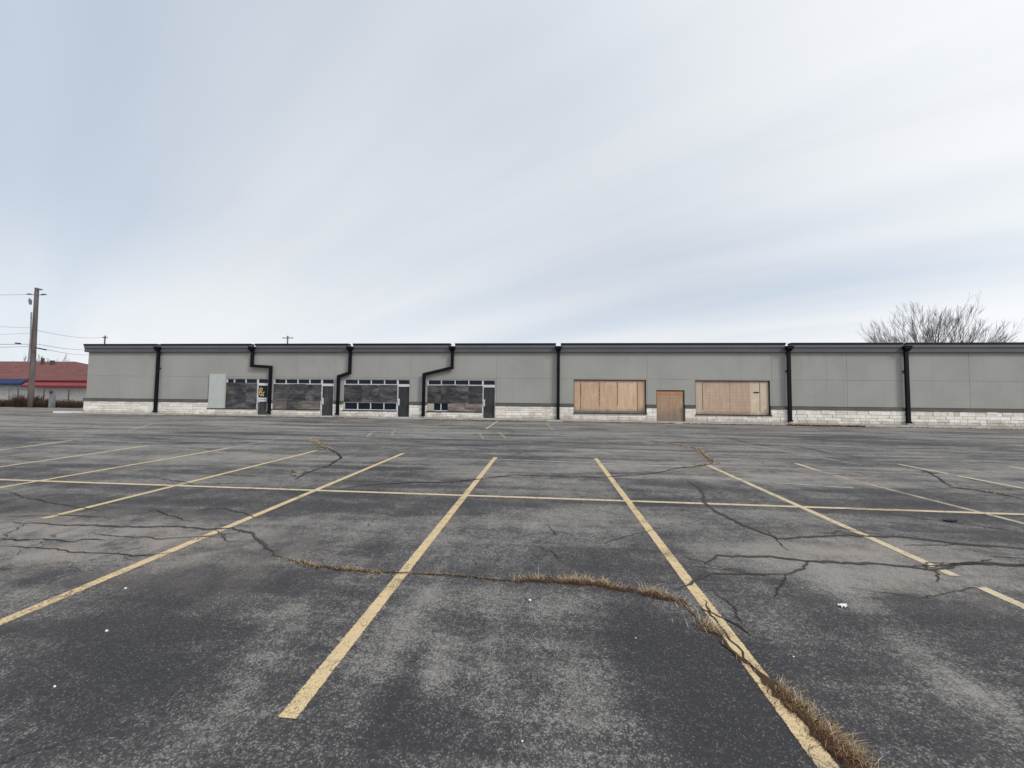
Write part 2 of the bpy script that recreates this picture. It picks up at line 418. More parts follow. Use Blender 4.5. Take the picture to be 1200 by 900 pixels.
# ------------------------------------------------------------------ ground sheet
PATCH = [  # (px, py, half-width m, half-depth m, wear, dust) old stains and worn places
    (200, 710, 1.05, .85, -.85, 0), (70, 830, .6, .4, -.4, 0), (800, 765, .45, .6, -.5, 0), (890, 880, .5, .3, -.5, 0), (480, 865, .22, .3, -.35, 0), (500, 790, .22, .35, -.45, 0), (410, 790, .18, .35, -.15, 0), (40, 700, .7, .5, .15, .1), (300, 640, .7, .4, -.35, 0),
    (850, 800, .42, .5, -.45, 0), (470, 830, .22, .4, -.3, 0), (730, 735, .5, .35, -.45, 0), (640, 860, .35, .25, -.12, 0),
    (560, 635, .5, .8, .36, 0), (680, 615, .6, .7, .38, 0), (330, 700, .5, .35, .25, 0), (420, 640, .5, .5, .3, 0),
    (620, 790, .3, .4, .08, 0), (760, 640, .35, .5, -.3, 0), (1130, 720, .9, .35, -.4, 0), (1100, 860, .5, .3, -.35, 0),
    (60, 625, 2.0, .8, .35, .75), (200, 640, 1.1, .5, .25, .5), (950, 650, .9, .38, .4, .75), (1050, 650, 1.0, .45, .3, .5), (1130, 690, .8, .3, .25, .45),
    (880, 555, 2.4, .7, .35, .35), (970, 560, 2, .6, .3, .35), (760, 545, 1.5, .5, .3, .2), (500, 505, 3, .8, .2, .2), (740, 501, 1.2, .8, .5, .2), (860, 510, 3, 1.6, .25, .1),
    (250, 512, 5, 1.6, -.55, 0), (600, 520, 3, 1.5, -.45, 0), (1000, 515, 4, 1.6, -.4, 0), (1100, 525, 4, 1.5, -.35, 0), (430, 560, 1.2, .9, -.35, 0), (320, 585, 1.4, .5, -.45, 0),
    (100, 592, 2, .5, -.4, 0), (1010, 580, 1.2, .6, -.35, 0), (1160, 610, 1.2, .5, -.35, 0), (760, 590, .6, .35, -.25, 0), (650, 575, .7, .5, .25, 0),
    (60, 492, 9, 1.5, .35, .5), (600, 496, 12, .7, .15, .3), (960, 500, 8, .8, .25, .35), (400, 535, 2, .8, .2, .25), (130, 530, 3, 1.2, .2, .25), (1150, 500, 6, 1.0, .1, .2),
    (110, 890, .45, .25, .3, 0), (300, 850, .25, .3, .25, 0), (900, 900, .4, .3, -.3, 0), (560, 560, 1.2, .4, .2, .1),
]
STREAK = [((445, 900), (560, 700), .04, 1.1), ((560, 700), (640, 600), .07, .3), ((390, 860), (500, 690), .10, .6), ((975, 685), (1200, 850), .12, 1.0), ((930, 640), (1010, 710), .12, .4),
          ((240, 880), (340, 710), .15, .6), ((700, 900), (690, 700), .12, .3), ((610, 680), (760, 900), .10, .12), ((1080, 780), (1200, 900), .1, .35)]
def sheet():
    def axis(lo, hi, step, out, far):
        a = [lo + i * step for i in range(int((hi - lo) / step) + 1)]
        d = step; x = a[-1]
        while x < far: d *= out; x += d; a.append(x)
        d = step; x = lo; pre = []
        while x > -far: d *= out; x -= d; pre.append(x)
        return sorted(pre) + a
    xs = axis(-17, 17, .17, 1.35, 2500)
    ys = axis(.6, 24.6, .12, 1.35, 2500)
    ys = sorted(set(ys + [YK, -4.0]))
    pp = [(G(a, b), w, d, e, f) for a, b, w, d, e, f in PATCH]
    st = [(G(*a).xy, G(*b).xy, w, e) for a, b, w, e in STREAK]
    vs = []; wear = []; dust = []
    for y in ys:
        for x in xs:
            vs.append((x, y, gz(x, y)))
            e = f = 0.
            if abs(x) < 60 and -5 < y < 40:
                wob = mnoise.noise(Vector((x * .8, y * .8, 0))) * .5
                for c, w, d, e1, f1 in pp:
                    q = ((x - c.x) / (w * K)) ** 2 + ((y - c.y) / (d * K)) ** 2
                    if q < 6:
                        g = math.exp(-max(0, q * (1 + wob)) * .8); e += e1 * g; f += f1 * g
                P2 = Vector((x, y))
                for a, b, w, e1 in st:
                    ab = b - a; tt = max(0, min(1, (P2 - a).dot(ab) / ab.length_squared))
                    dd = (P2 - a - ab * tt).length / w
                    if dd < 3: e += e1 * math.exp(-dd * dd)
            wear.append(e); dust.append(f)
    n = len(xs)
    fs = [(j * n + i, j * n + i + 1, (j + 1) * n + i + 1, (j + 1) * n + i) for j in range(len(ys) - 1) for i in range(n - 1)]
    me = bpy.data.meshes.new('car_park_ground'); me.from_pydata(vs, [], fs); me.materials.append(M['asphalt'])
    for nm, dat in (('wear', wear), ('dust', dust)):
        a = me.attributes.new(nm, 'FLOAT', 'POINT'); a.data.foreach_set('value', dat)
    o = bpy.data.objects.new('car_park_ground', me); COL.objects.link(o)
    tag(o, 'cracked grey asphalt car park', kind='structure')
sheet()

# ------------------------------------------------------------------ ribbons on the ground
def ribbon(mb, pts, width, dz, mi=0, taper=True):
    n = len(pts); L = 0
    prev = None
    for i, p in enumerate(pts):
        d = (pts[min(i + 1, n - 1)] - pts[max(i - 1, 0)]).xy
        if d.length < 1e-6: d = Vector((1, 0))
        d.normalize(); nn = Vector((-d.y, d.x))
        w = width(i / (n - 1)) if callable(width) else width
        if taper: w *= min(1, .25 + 5 * min(i, n - 1 - i) / n)
        a = p.xy + nn * w / 2; b = p.xy - nn * w / 2
        q = (Vector((a.x, a.y, gz(*a) + dz)), Vector((b.x, b.y, gz(*b) + dz)))
        if i: L += (p - pts[i - 1]).length
        if prev: mb.face([prev[0], prev[1], q[1], q[0]], mi, uv=[(prev[2], 1), (prev[2], 0), (L, 0), (L, 1)])
        prev = (q[0], q[1], L)
def wander(pxs, step=.05, amp=.03, seed=0, freq=2.0):
    g = [G(*p) for p in pxs]; out = []
    for a, b in zip(g, g[1:]):
        m = max(1, int((b - a).length / step))
        for i in range(m): out.append(a.lerp(b, i / m))
    out.append(g[-1])
    res = []
    for p in out:
        v = mnoise.noise_vector(Vector((p.x * freq, p.y * freq, seed))) * amp * 1.5 + mnoise.noise_vector(Vector((p.x * freq * 5, p.y * freq * 5, seed + 9))) * amp * .9 + mnoise.noise_vector(Vector((p.x * freq * 17, p.y * freq * 17, seed + 3))) * amp * .4
        x, y = p.x + v.x, p.y + v.y
        res.append(Vector((x, y, gz(x, y))))
    return res

LW = .115
def line_xy(X, y0, y1, mat='yellow_paint', w=LW, dz=.004):
    mb = MB(); n = max(2, int((y1 - y0) / .4))
    pts = [Vector((X, y0 + (y1 - y0) * i / n, 0)) for i in range(n + 1)]
    ribbon(mb, pts, w, dz, taper=False)
    return tag(mb.build('painted_line', M[mat], loc=(X, y0, gz(X, y0))), 'worn painted bay line on the asphalt', kind='structure')
def line_px(a, b, mat, w=LW, dz=.004):
    p, q = G(*a), G(*b); mb = MB(); n = max(2, int((q - p).length / .4))
    ribbon(mb, [p.lerp(q, i / n) for i in range(n + 1)], w, dz, taper=False)
    return tag(mb.build('painted_line', M[mat], loc=p), 'faded painted line on the asphalt', kind='structure')
Y1 = 9.85 * K
line_xy(-1.25 * K, 1.9 * K, 9.78 * K); line_xy(1.22 * K, 1.3 * K, 9.95 * K)
line_xy(-3.69 * K, 1.9 * K, 10.05 * K)
line_xy(3.66 * K, 3.95 * K, 9.44 * K, 'pale_paint'); line_xy(3.66 * K, 2.2 * K, 3.75 * K, 'pale_paint')
line_xy(-6.12 * K, 4.38 * K, 10.13 * K); line_xy(-8.67 * K, 2.5 * K, 10.21 * K)
line_px((-160, 570.3), (175, 522), 'pale_paint'); line_px((-120, 544), (84, 516), 'pale_paint'); line_px((-80, 536), (78, 518.5), 'ghost_paint')
line_px((932, 543), (956, 550.5), 'pale_paint'); line_px((956, 550.8), (1000, 563), 'ghost_yellow'); line_px((1000, 563), (1320, 644), 'ghost_yellow')
line_px((1053, 544), (1112, 555.5), 'pale_paint'); line_px((1122, 557.5), (1290, 590), 'pale_paint'); line_px((1183, 547), (1300, 566), 'pale_paint')
# the long line across the bays
mb = MB(); ribbon(mb, [Vector((x * .5, 6.1 * K, 0)) for x in range(-36, 37)], .105, .006, taper=False)
tag(mb.build('painted_line', M['pale_paint'], loc=(0, 6.1 * K, 0)), 'long cream line crossing all the bays', kind='structure')
for a, b, m in (((0, 496.6), (330, 502.5), 'ghost_paint'), ((330, 504), (470, 506.8), 'ghost_paint'), ((400, 511.5), (575, 515), 'ghost_paint'), ((870, 520), (1010, 545), 'ghost_paint'),
                ((570, 502.5), (583, 493.5), 'pale_paint'), ((503, 501), (528, 493.8), 'ghost_yellow'), ((562, 508), (566, 514), 'ghost_yellow'), ((584, 506), (592, 513), 'ghost_yellow'),
                ((430, 512), (438, 505), 'ghost_yellow'), ((458, 511), (463, 504), 'ghost_yellow'), ((640, 495), (648, 504), 'ghost_yellow'), ((150, 505), (180, 496), 'ghost_yellow'),
                ((580, 538), (800, 547), 'ghost_paint'), ((820, 560), (1000, 572), 'ghost_paint'), ((260, 526), (330, 514), 'ghost_paint')):
    line_px(a, b, m, .1, .004)

# cracks
def crack(pxs, w, mat, seed, amp=.035, name='pavement_crack', dz=.0075, fr=2.0, lab=None):
    pts = wander(pxs, .05, amp, seed, fr)
    mb = MB()
    ribbon(mb, pts, lambda u: w * (.7 + .9 * abs(mnoise.noise(Vector((u * 12, seed, 0))))), dz)
    tag(mb.build(name, M[mat], loc=pts[0]), lab or 'crack running through the asphalt', kind='structure')
    return pts
CR = [
 ([(405, 572), (440, 568), (480, 566), (530, 565), (600, 557), (700, 560), (760, 556), (805, 547)], .06, 'crack'),
 ([(805, 562), (822, 575), (826, 590), (845, 603), (870, 615), (910, 632), (1000, 628), (1060, 630), (1130, 637), (1230, 646)], .085, 'tar'),
 ([(824, 663), (832, 658), (840, 652), (900, 652), (945, 658), (1050, 663), (1090, 668), (1120, 663), (1230, 661)], .075, 'tar'),
 ([(1095, 667), (1130, 661), (1200, 662), (1260, 663)], .09, 'tar'),
 ([(790, 690), (812, 682), (835, 672), (920, 673), (940, 667), (945, 658), (960, 656)], .045, 'tar'),
 ([(20, 612), (70, 616), (150, 617), (270, 620), (295, 625), (312, 640), (322, 652), (337, 656)], .055, 'tar'),
 ([(0, 632), (50, 633), (85, 635), (100, 632), (122, 634)], .03, 'crack'),
 ([(0, 640), (80, 646), (160, 651), (210, 649)], .02, 'crack'),
 ([(345, 562), (358, 555), (385, 546), (400, 536), (395, 531), (378, 524), (370, 518)], .08, 'crack'),
 ([(830, 690), (860, 712), (876, 737)], .015, 'crack'), ([(820, 712), (858, 728), (876, 745)], .022, 'crack'),
 ([(920, 674), (915, 690), (905, 703)], .02, 'crack'), ([(630, 640), (645, 648), (655, 656)], .016, 'crack'), ([(638, 615), (650, 628)], .014, 'crack'),
 ([(818, 700), (840, 730), (870, 765), (900, 800), (925, 826)], .02, 'crack'), ([(1060, 548), (1085, 552), (1115, 570)], .05, 'crack'), ([(1185, 582), (1230, 592)], .04, 'crack'),
 ([(850, 512), (880, 520), (930, 524)], .08, 'crack'), ([(930, 522), (975, 532), (1010, 535)], .06, 'crack'), ([(870, 548), (960, 555), (1060, 560)], .03, 'crack'),
 ([(0, 575), (60, 590), (120, 600)], .02, 'crack'), ([(160, 605), (180, 598), (230, 611)], .02, 'crack'), ([(480, 775), (500, 770)], .01, 'crack'),
 ([(0, 606), (60, 604), (130, 607)], .02, 'crack'), ([(210, 600), (260, 596), (300, 606), (340, 604)], .02, 'crack'), ([(100, 625), (180, 632), (260, 629)], .014, 'crack'),
 ([(700, 640), (745, 625), (790, 615)], .012, 'crack'), ([(1000, 690), (1080, 700), (1160, 690)], .012, 'crack'), ([(1120, 640), (1160, 652), (1210, 655)], .014, 'crack'),
 ([(960, 600), (1000, 596), (1080, 600)], .016, 'crack'), ([(430, 600), (470, 606), (500, 602)], .012, 'crack'), ([(180, 560), (230, 568), (300, 566)], .025, 'crack'), ([(620, 745), (640, 770), (690, 790)], .006, 'crack'),
 ([(1130, 560), (1180, 572), (1220, 574)], .03, 'crack'), ([(640, 530), (700, 522), (760, 526)], .04, 'crack'), ([(180, 520), (240, 512), (330, 516)], .05, 'crack'),
 ([(1050, 605), (1110, 612), (1200, 624)], .02, 'crack'), ([(900, 622), (916, 640), (925, 646)], .015, 'crack'), ([(690, 560), (760, 580), (800, 586)], .015, 'crack'),
]
for i, (p, w, m) in enumerate(CR):
    pts = crack(p, w * K * (.92 if m == 'tar' else 1), m, i * 3.1)
    if w > .03:                              # finer side branches leaving the main crack
        for _ in range(2 + int(len(pts) / 60)):
            q = pts[R.randrange(2, len(pts) - 2)]; an = R.choice((0, math.pi)) + R.uniform(-.9, .9); L = R.uniform(.2, .7) * (1 + q.y / 9); bp = [q]
            for _k in range(max(5, int(L / .06))):
                an += R.gauss(0, .10); a2 = an + R.gauss(0, .55); n_ = bp[-1] + Vector((math.cos(a2), math.sin(a2) * .8, 0)) * R.uniform(.03, .09)
                n_.z = gz(n_.x, n_.y); bp.append(n_)
            mb = MB(); ribbon(mb, bp, w * .16 * K + .004, .0072)
            tag(mb.build('pavement_crack', M['crack'], loc=q), 'fine side crack in the asphalt', kind='structure')
# pavement scars beside the open cracks
crack([(760, 518), (790, 522), (822, 528), (835, 543), (800, 549)], .35, 'pale_scar', 50, .1, dz=.003)
crack([(366, 514), (372, 521), (392, 528)], .4, 'pale_scar', 51, .1, dz=.003)
crack([(342, 560), (352, 552), (368, 552)], .3, 'pale_scar', 52, .1, dz=.003)

# ------------------------------------------------------------------ dry grass in the cracks
def blade(mb, p, h, lean, w, mi):
    side = Vector((R.uniform(-1, 1), R.uniform(-1, 1), 0)).normalized() * w / 2
    tip = p + Vector((lean.x, lean.y, 0)) * h + Vector((0, 0, h * R.uniform(.55, 1)))
    mid = p.lerp(tip, .5) + Vector((0, 0, h * .14))
    mb.face([p - side, p + side, mid + side * .8, mid - side * .8], mi); mb.face([mid - side * .8, mid + side * .8, tip], mi)
def grass(pxs, seed, dens, h, spread, wts, label, soil=.06, bw=.004, amp=.03, soilmat='thatch', bias=(0, 0), env=None):
    pts = wander(pxs, .04, amp, seed)
    mb = MB(); ribbon(mb, pts, lambda u: soil * (.6 + 1.0 * abs(mnoise.noise(Vector((u * 9, seed, 3))))), .009, 0)
    tot = sum((b - a).length for a, b in zip(pts, pts[1:])); run = 0
    for a, b in zip(pts, pts[1:]):
        L = (b - a).length; run += L; u = run / tot
        k = (env(u) if env else 1) * (.12 + 1.9 * max(0, mnoise.noise(Vector((run * 4.3, seed, 1))) * .8 + mnoise.noise(Vector((run * 11, seed, 5))) * .4 + .28))
        cnt = dens * L * k; cnt = int(cnt) + (R.random() < cnt % 1)
        for _ in range(cnt):
            q = a.lerp(b, R.random()); x = q.x + R.gauss(0, spread) * (1 + (R.random() < .12) * 1.5); y = q.y + R.gauss(0, spread)
            mi = R.choices((1, 2, 3, 4), wts)[0]; ko = (.055 if mi == 1 else .03) if mi < 3 else -.02
            x += bias[0] * ko; y += bias[1] * ko
            p = Vector((x, y, gz(x, y) + .002)); ang = R.uniform(0, 2 * math.pi)
            hh = h * (.25 + .85 * R.random() ** 1.6) * (.35 + .65 * min(1.4, k)) * (.5 if mi > 2 else 1)
            ln = Vector((math.cos(ang) * R.uniform(.2, 2.0) + bias[0], math.sin(ang) * R.uniform(.2, 2.0) + bias[1], 0))
            if mi > 2: ln *= 1.6
            blade(mb, p, hh, ln, bw * R.uniform(.6, 1.3), mi)
    return tag(mb.build('dry_grass', [M[soilmat], M['straw'], M['tan'], M['rust'], M['brown']], loc=pts[0]), label, 'grass', kind='stuff')
grass([(335, 655), (360, 662), (410, 668), (450, 671), (480, 672)], 1, 1500, .045, .02, (4, 4, 4, 6), 'dry tan grass along the left end of the long crack in the front bays', .05, .0045, .02)
grass([(480, 672), (520, 674), (560, 678), (610, 681)], 2, 500, .035, .012, (4, 4, 2, 4), 'sparse short dry grass in the crack just right of the nearest left bay line', .035, .0045, .015)
grass([(608, 681), (650, 682), (690, 684), (730, 691), (770, 698), (795, 704), (808, 714)], 3, 4200, .065, .026, (5, 4, 8, 10), 'thick rust and straw coloured grass in the crack between the two nearest bay lines', .12, .0032, .02, bias=(0, .6))
grass([(808, 714), (822, 730), (835, 742), (850, 748)], 4, 1100, .07, .03, (6, 3, 2, 2), 'thin straw tuft where the crack meets the nearest right bay line', .05, .004, .02, bias=(.2, .3))
grass([(842, 752), (870, 776), (886, 786)], 5, 700, .035, .02, (3, 3, 1, 4), 'low brown weeds breaking through the yellow line', .05, .004, .01)
grass([(883, 782), (905, 803), (930, 828), (955, 852), (980, 876), (1003, 897), (1040, 935)], 6, 9000, .052, .03, (3.5, 7, 8, 12), 'dense dry grass clump beside the yellow line in the bottom right corner', .15, .0028, .012, bias=(.75, .2), env=lambda u: .35 + 1.1 * u)
grass([(366, 513), (368, 518), (378, 523), (392, 528)], 7, 260, .045, .06, (7, 4, 1, 1), 'pale dry tuft at the far end of the second bay line on the left', .1, .012, .05)
grass([(763, 517), (790, 521), (815, 525), (822, 532), (836, 542)], 8, 420, .06, .05, (6, 5, 2, 3), 'pale dry grass along the zigzag crack beyond the right hand bays', .14, .012, .05)
grass([(836, 543), (820, 546), (797, 549)], 9, 220, .04, .05, (5, 4, 1, 2), 'short pale grass on the lower leg of the zigzag crack', .1, .012, .04)
grass([(1115, 571), (1140, 574), (1165, 578), (1190, 583)], 10, 700, .06, .05, (1, 2, 7, 3), 'reddish brown weeds in a crack near the right edge', .16, .008, .03, soilmat='leaf_litter')
grass([(1082, 552), (1100, 556)], 11, 200, .06, .05, (2, 3, 2, 2), 'small brown weeds at a bay line far on the right', .12, .01, .03)
grass([(500, 566), (540, 565), (575, 560)], 12, 120, .04, .02, (3, 3, 2, 3), 'few short weeds in the crack across the nearest left bay line', .04, .008, .02)
KY = YK - .10
def litter(x0, x1, seed, dens, lab, wts=(1, 2, 6, 4), h=.05, w=.22):
    mb = MB(); a = A(x0, 490, KY); b = A(x1, 490, KY); n = max(3, int((b.x - a.x) / .25))
    ribbon(mb, [Vector((a.x + (b.x - a.x) * i / n, KY - .02, 0)) for i in range(n + 1)], w, .01, 0)
    for _ in range(int((b.x - a.x) * dens)):
        x = R.uniform(a.x, b.x); y = YK - abs(R.gauss(0, w * .6)) - .02
        p = Vector((x, y, gz(x, y) + .004)); an = R.uniform(0, 6.28)
        blade(mb, p, h * R.uniform(.5, 1.6), Vector((math.cos(an), math.sin(an), 0)) * 1.2, .03, R.choices((1, 2, 3, 4), wts)[0])
    tag(mb.build('leaf_litter', [M['leaf_litter'], M['straw'], M['tan'], M['rust'], M['brown']]), lab, 'leaf litter', kind='stuff')
litter(922, 1010, 1, 260, 'rusty leaf drift against the kerb right of the boarded windows', h=.09, w=.4)
litter(380, 432, 2, 90, 'thin brown leaf drift by the kerb outside the second shop door')
litter(660, 790, 3, 80, 'thin brown leaf line by the kerb under the first plywood window')
litter(800, 922, 4, 70, 'brown leaf line by the kerb under the second plywood window')
litter(492, 640, 5, 45, 'faint brown leaf line by the kerb outside the last glazed shop')
litter(190, 380, 6, 40, 'faint brown leaf line by the kerb outside the leftmost shops')
litter(1010, 1200, 7, 25, 'scattered dead leaves by the kerb at the right end', (3, 3, 2, 3))

# ------------------------------------------------------------------ small litter on the asphalt
def stone(px, py, r, lab, mat='white', group=None, sq=(1, .8, .6)):
    p = G(px, py); mb = MB(); n = 8; rings = 5; b = R.random() * 9
    P = []
    for j in range(rings + 1):
        th = math.pi * j / rings
        for i in range(n):
            ph = 2 * math.pi * i / n
            d = Vector((math.sin(th) * math.cos(ph), math.sin(th) * math.sin(ph), math.cos(th)))
            k = r * (1 + .28 * mnoise.noise(d * 1.7 + Vector((b, b, 0))))
            P.append(p + Vector((d.x * k * sq[0], d.y * k * sq[1], d.z * k * sq[2] + r * sq[2] * .8)))
    k = len(mb.v); mb.v += P
    for j in range(rings):
        for i in range(n):
            mb.f.append((k + j * n + i, k + (j + 1) * n + i, k + (j + 1) * n + (i + 1) % n, k + j * n + (i + 1) % n)); mb.mi.append(0); mb.fa.append(0)
    return tag(mb.build('white_stone' if mat == 'white' else 'stone', M[mat], smooth=True), lab, 'stone', group)
stone(621, 704, .013, 'white pebble below the thick rust coloured grass')
stone(147, 690, .012, 'white pebble on the dark patch, the farther of two there', group='pebbles on the dark patch')
stone(125, 740, .011, 'white pebble on the dark patch, the nearer of two there', group='pebbles on the dark patch')
stone(612, 869, .006, 'tiny white chip nearest the bottom middle of the car park')
stone(930, 770, .007, 'tiny white chip beside the yellow line on the right')
stone(745, 748, .006, 'tiny pale chip on the dark asphalt below the straw tuft')
stone(64, 805, .008, 'small white chip near the left edge of the front asphalt')
def scrap(px, py, w, d, mat, lab, name, rz=.3, th=.006):
    p = G(px, py); mb = MB(); n = 4
    g = [[p + Matrix.Rotation(rz, 3, 'Z') @ Vector(((i / n - .5) * w, (j / n - .5) * d, .008 + .014 * math.sin(i * 1.7 + j * 2.1) ** 2)) for j in range(n + 1)] for i in range(n + 1)]
    for i in range(n):
        for j in range(n):
            q = [g[i][j], g[i + 1][j], g[i + 1][j + 1], g[i][j + 1]]
            mb.face(q); mb.face([v - Vector((0, 0, th)) for v in reversed(q)])
    tag(mb.build(name, M[mat]), lab, 'litter')
scrap(988, 711, .07, .04, 'white', 'crumpled white paper scrap on the right of the asphalt', 'paper_scrap')
scrap(1114, 611, .16, .08, 'spout', 'flat black plastic scrap near the right end of the long cross line', 'plastic_scrap', .1)

# ------------------------------------------------------------------ kerb walk, dirt verge
XL = A(102.5, 440, YW).x; XR = 46.0
ZK = S * YK + .095
mb = MB()
x = XL - .45; 
while x < XR:
    x2 = min(XR, x + 3.0); mb.box((x, YK, ZK - .6), (x2 - .008, YW + .3, ZK)); x = x2
tag(mb.build('pavement_kerb', M['concrete']), 'narrow concrete walk along the shop fronts', kind='structure')
# white kerb at the left corner
a, b = G(62, 484), G(97, 484.2)
mb = MB(); mb.box((a.x, a.y, a.z - .2), (XL - .47, a.y + .5, a.z + .13)); mb.box((a.x + .3, a.y + .5, a.z - .2), (XL - .47, a.y + 4, a.z + .10))
tag(mb.build('side_kerb', M['white_concrete']), 'white concrete kerb at the left corner of the building', kind='structure')
mb = MB()
zf = gz(-40, YK) + .012
ys_ = [YK + .3, YK + 2, YK + 5, YK + 9, YK + 15, YK + 30]
for i in range(40):
    for j in range(5):
        def q(i, j):
            x = XL - 1.5 - i * 1.0; y = ys_[j] + (1.2 * mnoise.noise(Vector((x * .4, 3, 1))) if j == 0 else 0)
            return Vector((x, y, zf + (.03 + .05 * mnoise.noise(Vector((x * .9, y * .9, 0))) if 0 < j < 5 else 0)))
        mb.face([q(i, j), q(i, j + 1), q(i + 1, j + 1), q(i + 1, j)])
tag(mb.build('dirt_verge', M['dirt']), 'bare dirt verge beyond the left end of the car park', kind='structure')

# ------------------------------------------------------------------ the shop building
ROOT = empty('strip_building', ((XL + XR) / 2, YW, ZK), 'long low grey stucco shop building with white stone base and boarded windows', 'building')
def FZ(px, py, Y=None): return A(px, py, Y or YW).z
def FX(px, py, Y=None): return A(px, py, Y or YW).x
YC = YW - .16
Z_CAP = FZ(655, 402.0, YC - .1); Z_CAPB = FZ(655, 403.9, YC - .1); Z_MID = FZ(655, 406.6, YC); Z_MID2 = FZ(655, 407.4, YC); Z_LOW = FZ(655, 412.6, YC)
Z_NOTCH = FZ(655, 406.0, YC)
Z_BT = FZ(600, 472.5, YW - .1); Z_BB = FZ(600, 476.0, YW - .1)
Z_J = FZ(620, 443.6)
SP = [187, 297, 411.3, 530.6, 654.4, 923.3, 1060.5]
SPX = [FX(p, 408, YC) for p in SP] + [FX(1060.5, 408, YC) + 9.4]
# openings (px): x0, x1, top, bottom
def rect(x0, x1, yt, yb, Y=None):
    ym = (yt + yb) / 2; xm = (x0 + x1) / 2
    return FX(x0, ym, Y), FX(x1, ym, Y), FZ(xm, yt, Y), FZ(xm, yb, Y)
SHOP = [rect(264.4, 314, 443.3, 478.6), rect(320, 391, 443.8, 480.3), rect(402.8, 480.3, 444.2, 480.3), rect(500.6, 580.6, 444.9, 482)]
DOORX = [(300.6, 314), (376, 391), (465.2, 480.3), (565.4, 580.6)]
PW = [rect(672.3, 757.3, 444.7, 484.6), rect(814.7, 902.7, 446, 485.4)]
PD = rect(769.2, 802.4, 457.2, 495); PD = (*PD[:3], ZK)
ztop = sum(r[2] for r in SHOP) / 4; zsill = sum(r[3] for r in SHOP) / 4
SHOP = [(r[0], r[1], ztop, zsill) for r in SHOP]
DOORX = [(FX(a, 468), FX(b, 468)) for a, b in DOORX]
DOORX = [(a, r[1]) for (a, b), r in zip(DOORX, SHOP)]
zp = [(PW[0][2] + PW[1][2]) / 2, (PW[0][3] + PW[1][3]) / 2]
PW = [(r[0], r[1], zp[0], zp[1]) for r in PW]
DROP = -.2
holes = [r for r in SHOP] + [(a, b, ztop, ZK) for a, b in DOORX] + PW + [PD]
Z_TOPW = Z_MID2
# stucco wall as cells: None = opening, depth = set back of the face
jx = [FX(p, 430) for p in (391.8, 481, 581.6, 757.8, 903.8, 991.5, 1135)] + [FX(1135, 430) + 3.6, FX(1135, 430) + 7.5]
xs = {XL, XR}; zs = {ZK, Z_TOPW, Z_J, Z_J + .014}
for x0, x1, zt, zb in holes: xs |= {x0, x1}; zs |= {zt, zb}
for x in jx: xs |= {x + .02, x + .034}
xs = sorted(q for q in xs if q <= XR); zs = sorted(zs)
def depth(x, z):
    for x0, x1, zt, zb in holes:
        if x0 < x < x1 and zb < z < zt: return None
    if z > Z_BB:
        for j in jx:
            if j + .02 < x < j + .034: return .012
        if Z_J < z < Z_J + .014: return .012
    return 0
mb = MB(); REV = .22
D = [[depth((xs[i] + xs[i + 1]) / 2, (zs[j] + zs[j + 1]) / 2) for j in range(len(zs) - 1)] for i in range(len(xs) - 1)]
def dd(i, j):
    if 0 <= i < len(D) and 0 <= j < len(zs) - 1: return D[i][j] if D[i][j] is not None else REV
    return 0
for i in range(len(D)):
    for j in range(len(zs) - 1):
        x0, x1, z0, z1 = xs[i], xs[i + 1], zs[j], zs[j + 1]; e = D[i][j]
        if e is not None: mb.face([(x0, YW + e, z0), (x1, YW + e, z0), (x1, YW + e, z1), (x0, YW + e, z1)], 1 if e else 0)
        a = dd(i, j)
        for (b, q) in ((dd(i + 1, j), ((x1, z0), (x1, z1))), (dd(i, j + 1), ((x0, z1), (x1, z1)))):
            if abs(a - b) > 1e-6:
                p, r = q; mb.face([(p[0], YW + a, p[1]), (r[0], YW + a, r[1]), (r[0], YW + b, r[1]), (p[0], YW + b, p[1])])
for a, b in (((XL, YW), (XL, YW + 20)), ((XL, YW + 20), (XR, YW + 20)), ((XR, YW + 20), (XR, YW))):
    mb.face([(a[0], a[1], ZK - .1), (b[0], b[1], ZK - .1), (b[0], b[1], Z_TOPW), (a[0], a[1], Z_TOPW)])
mb.build('wall', [M['stucco'], M['joint']], ROOT)
mb = MB(); mb.box((XL + .01, YW + .3, Z_LOW - .5), (XR - .01, YW + 19.9, Z_LOW - .2)); mb.build('roof', M['roof'], ROOT)
# dark-coloured sheets close behind the openings, standing in for unlit rooms
mb = MB()
for x0, x1, zt, zb in holes:
    if zb == ZK and zt == ztop: continue
    mb = MB(); mb.face([(x0 - .05, YW + REV + .02, zb - .05), (x1 + .05, YW + REV + .02, zb - .05), (x1 + .05, YW + REV + .02, zt + .05), (x0 - .05, YW + REV + .02, zt + .05)]); mb.build('dark_backing', M['seam'], ROOT)


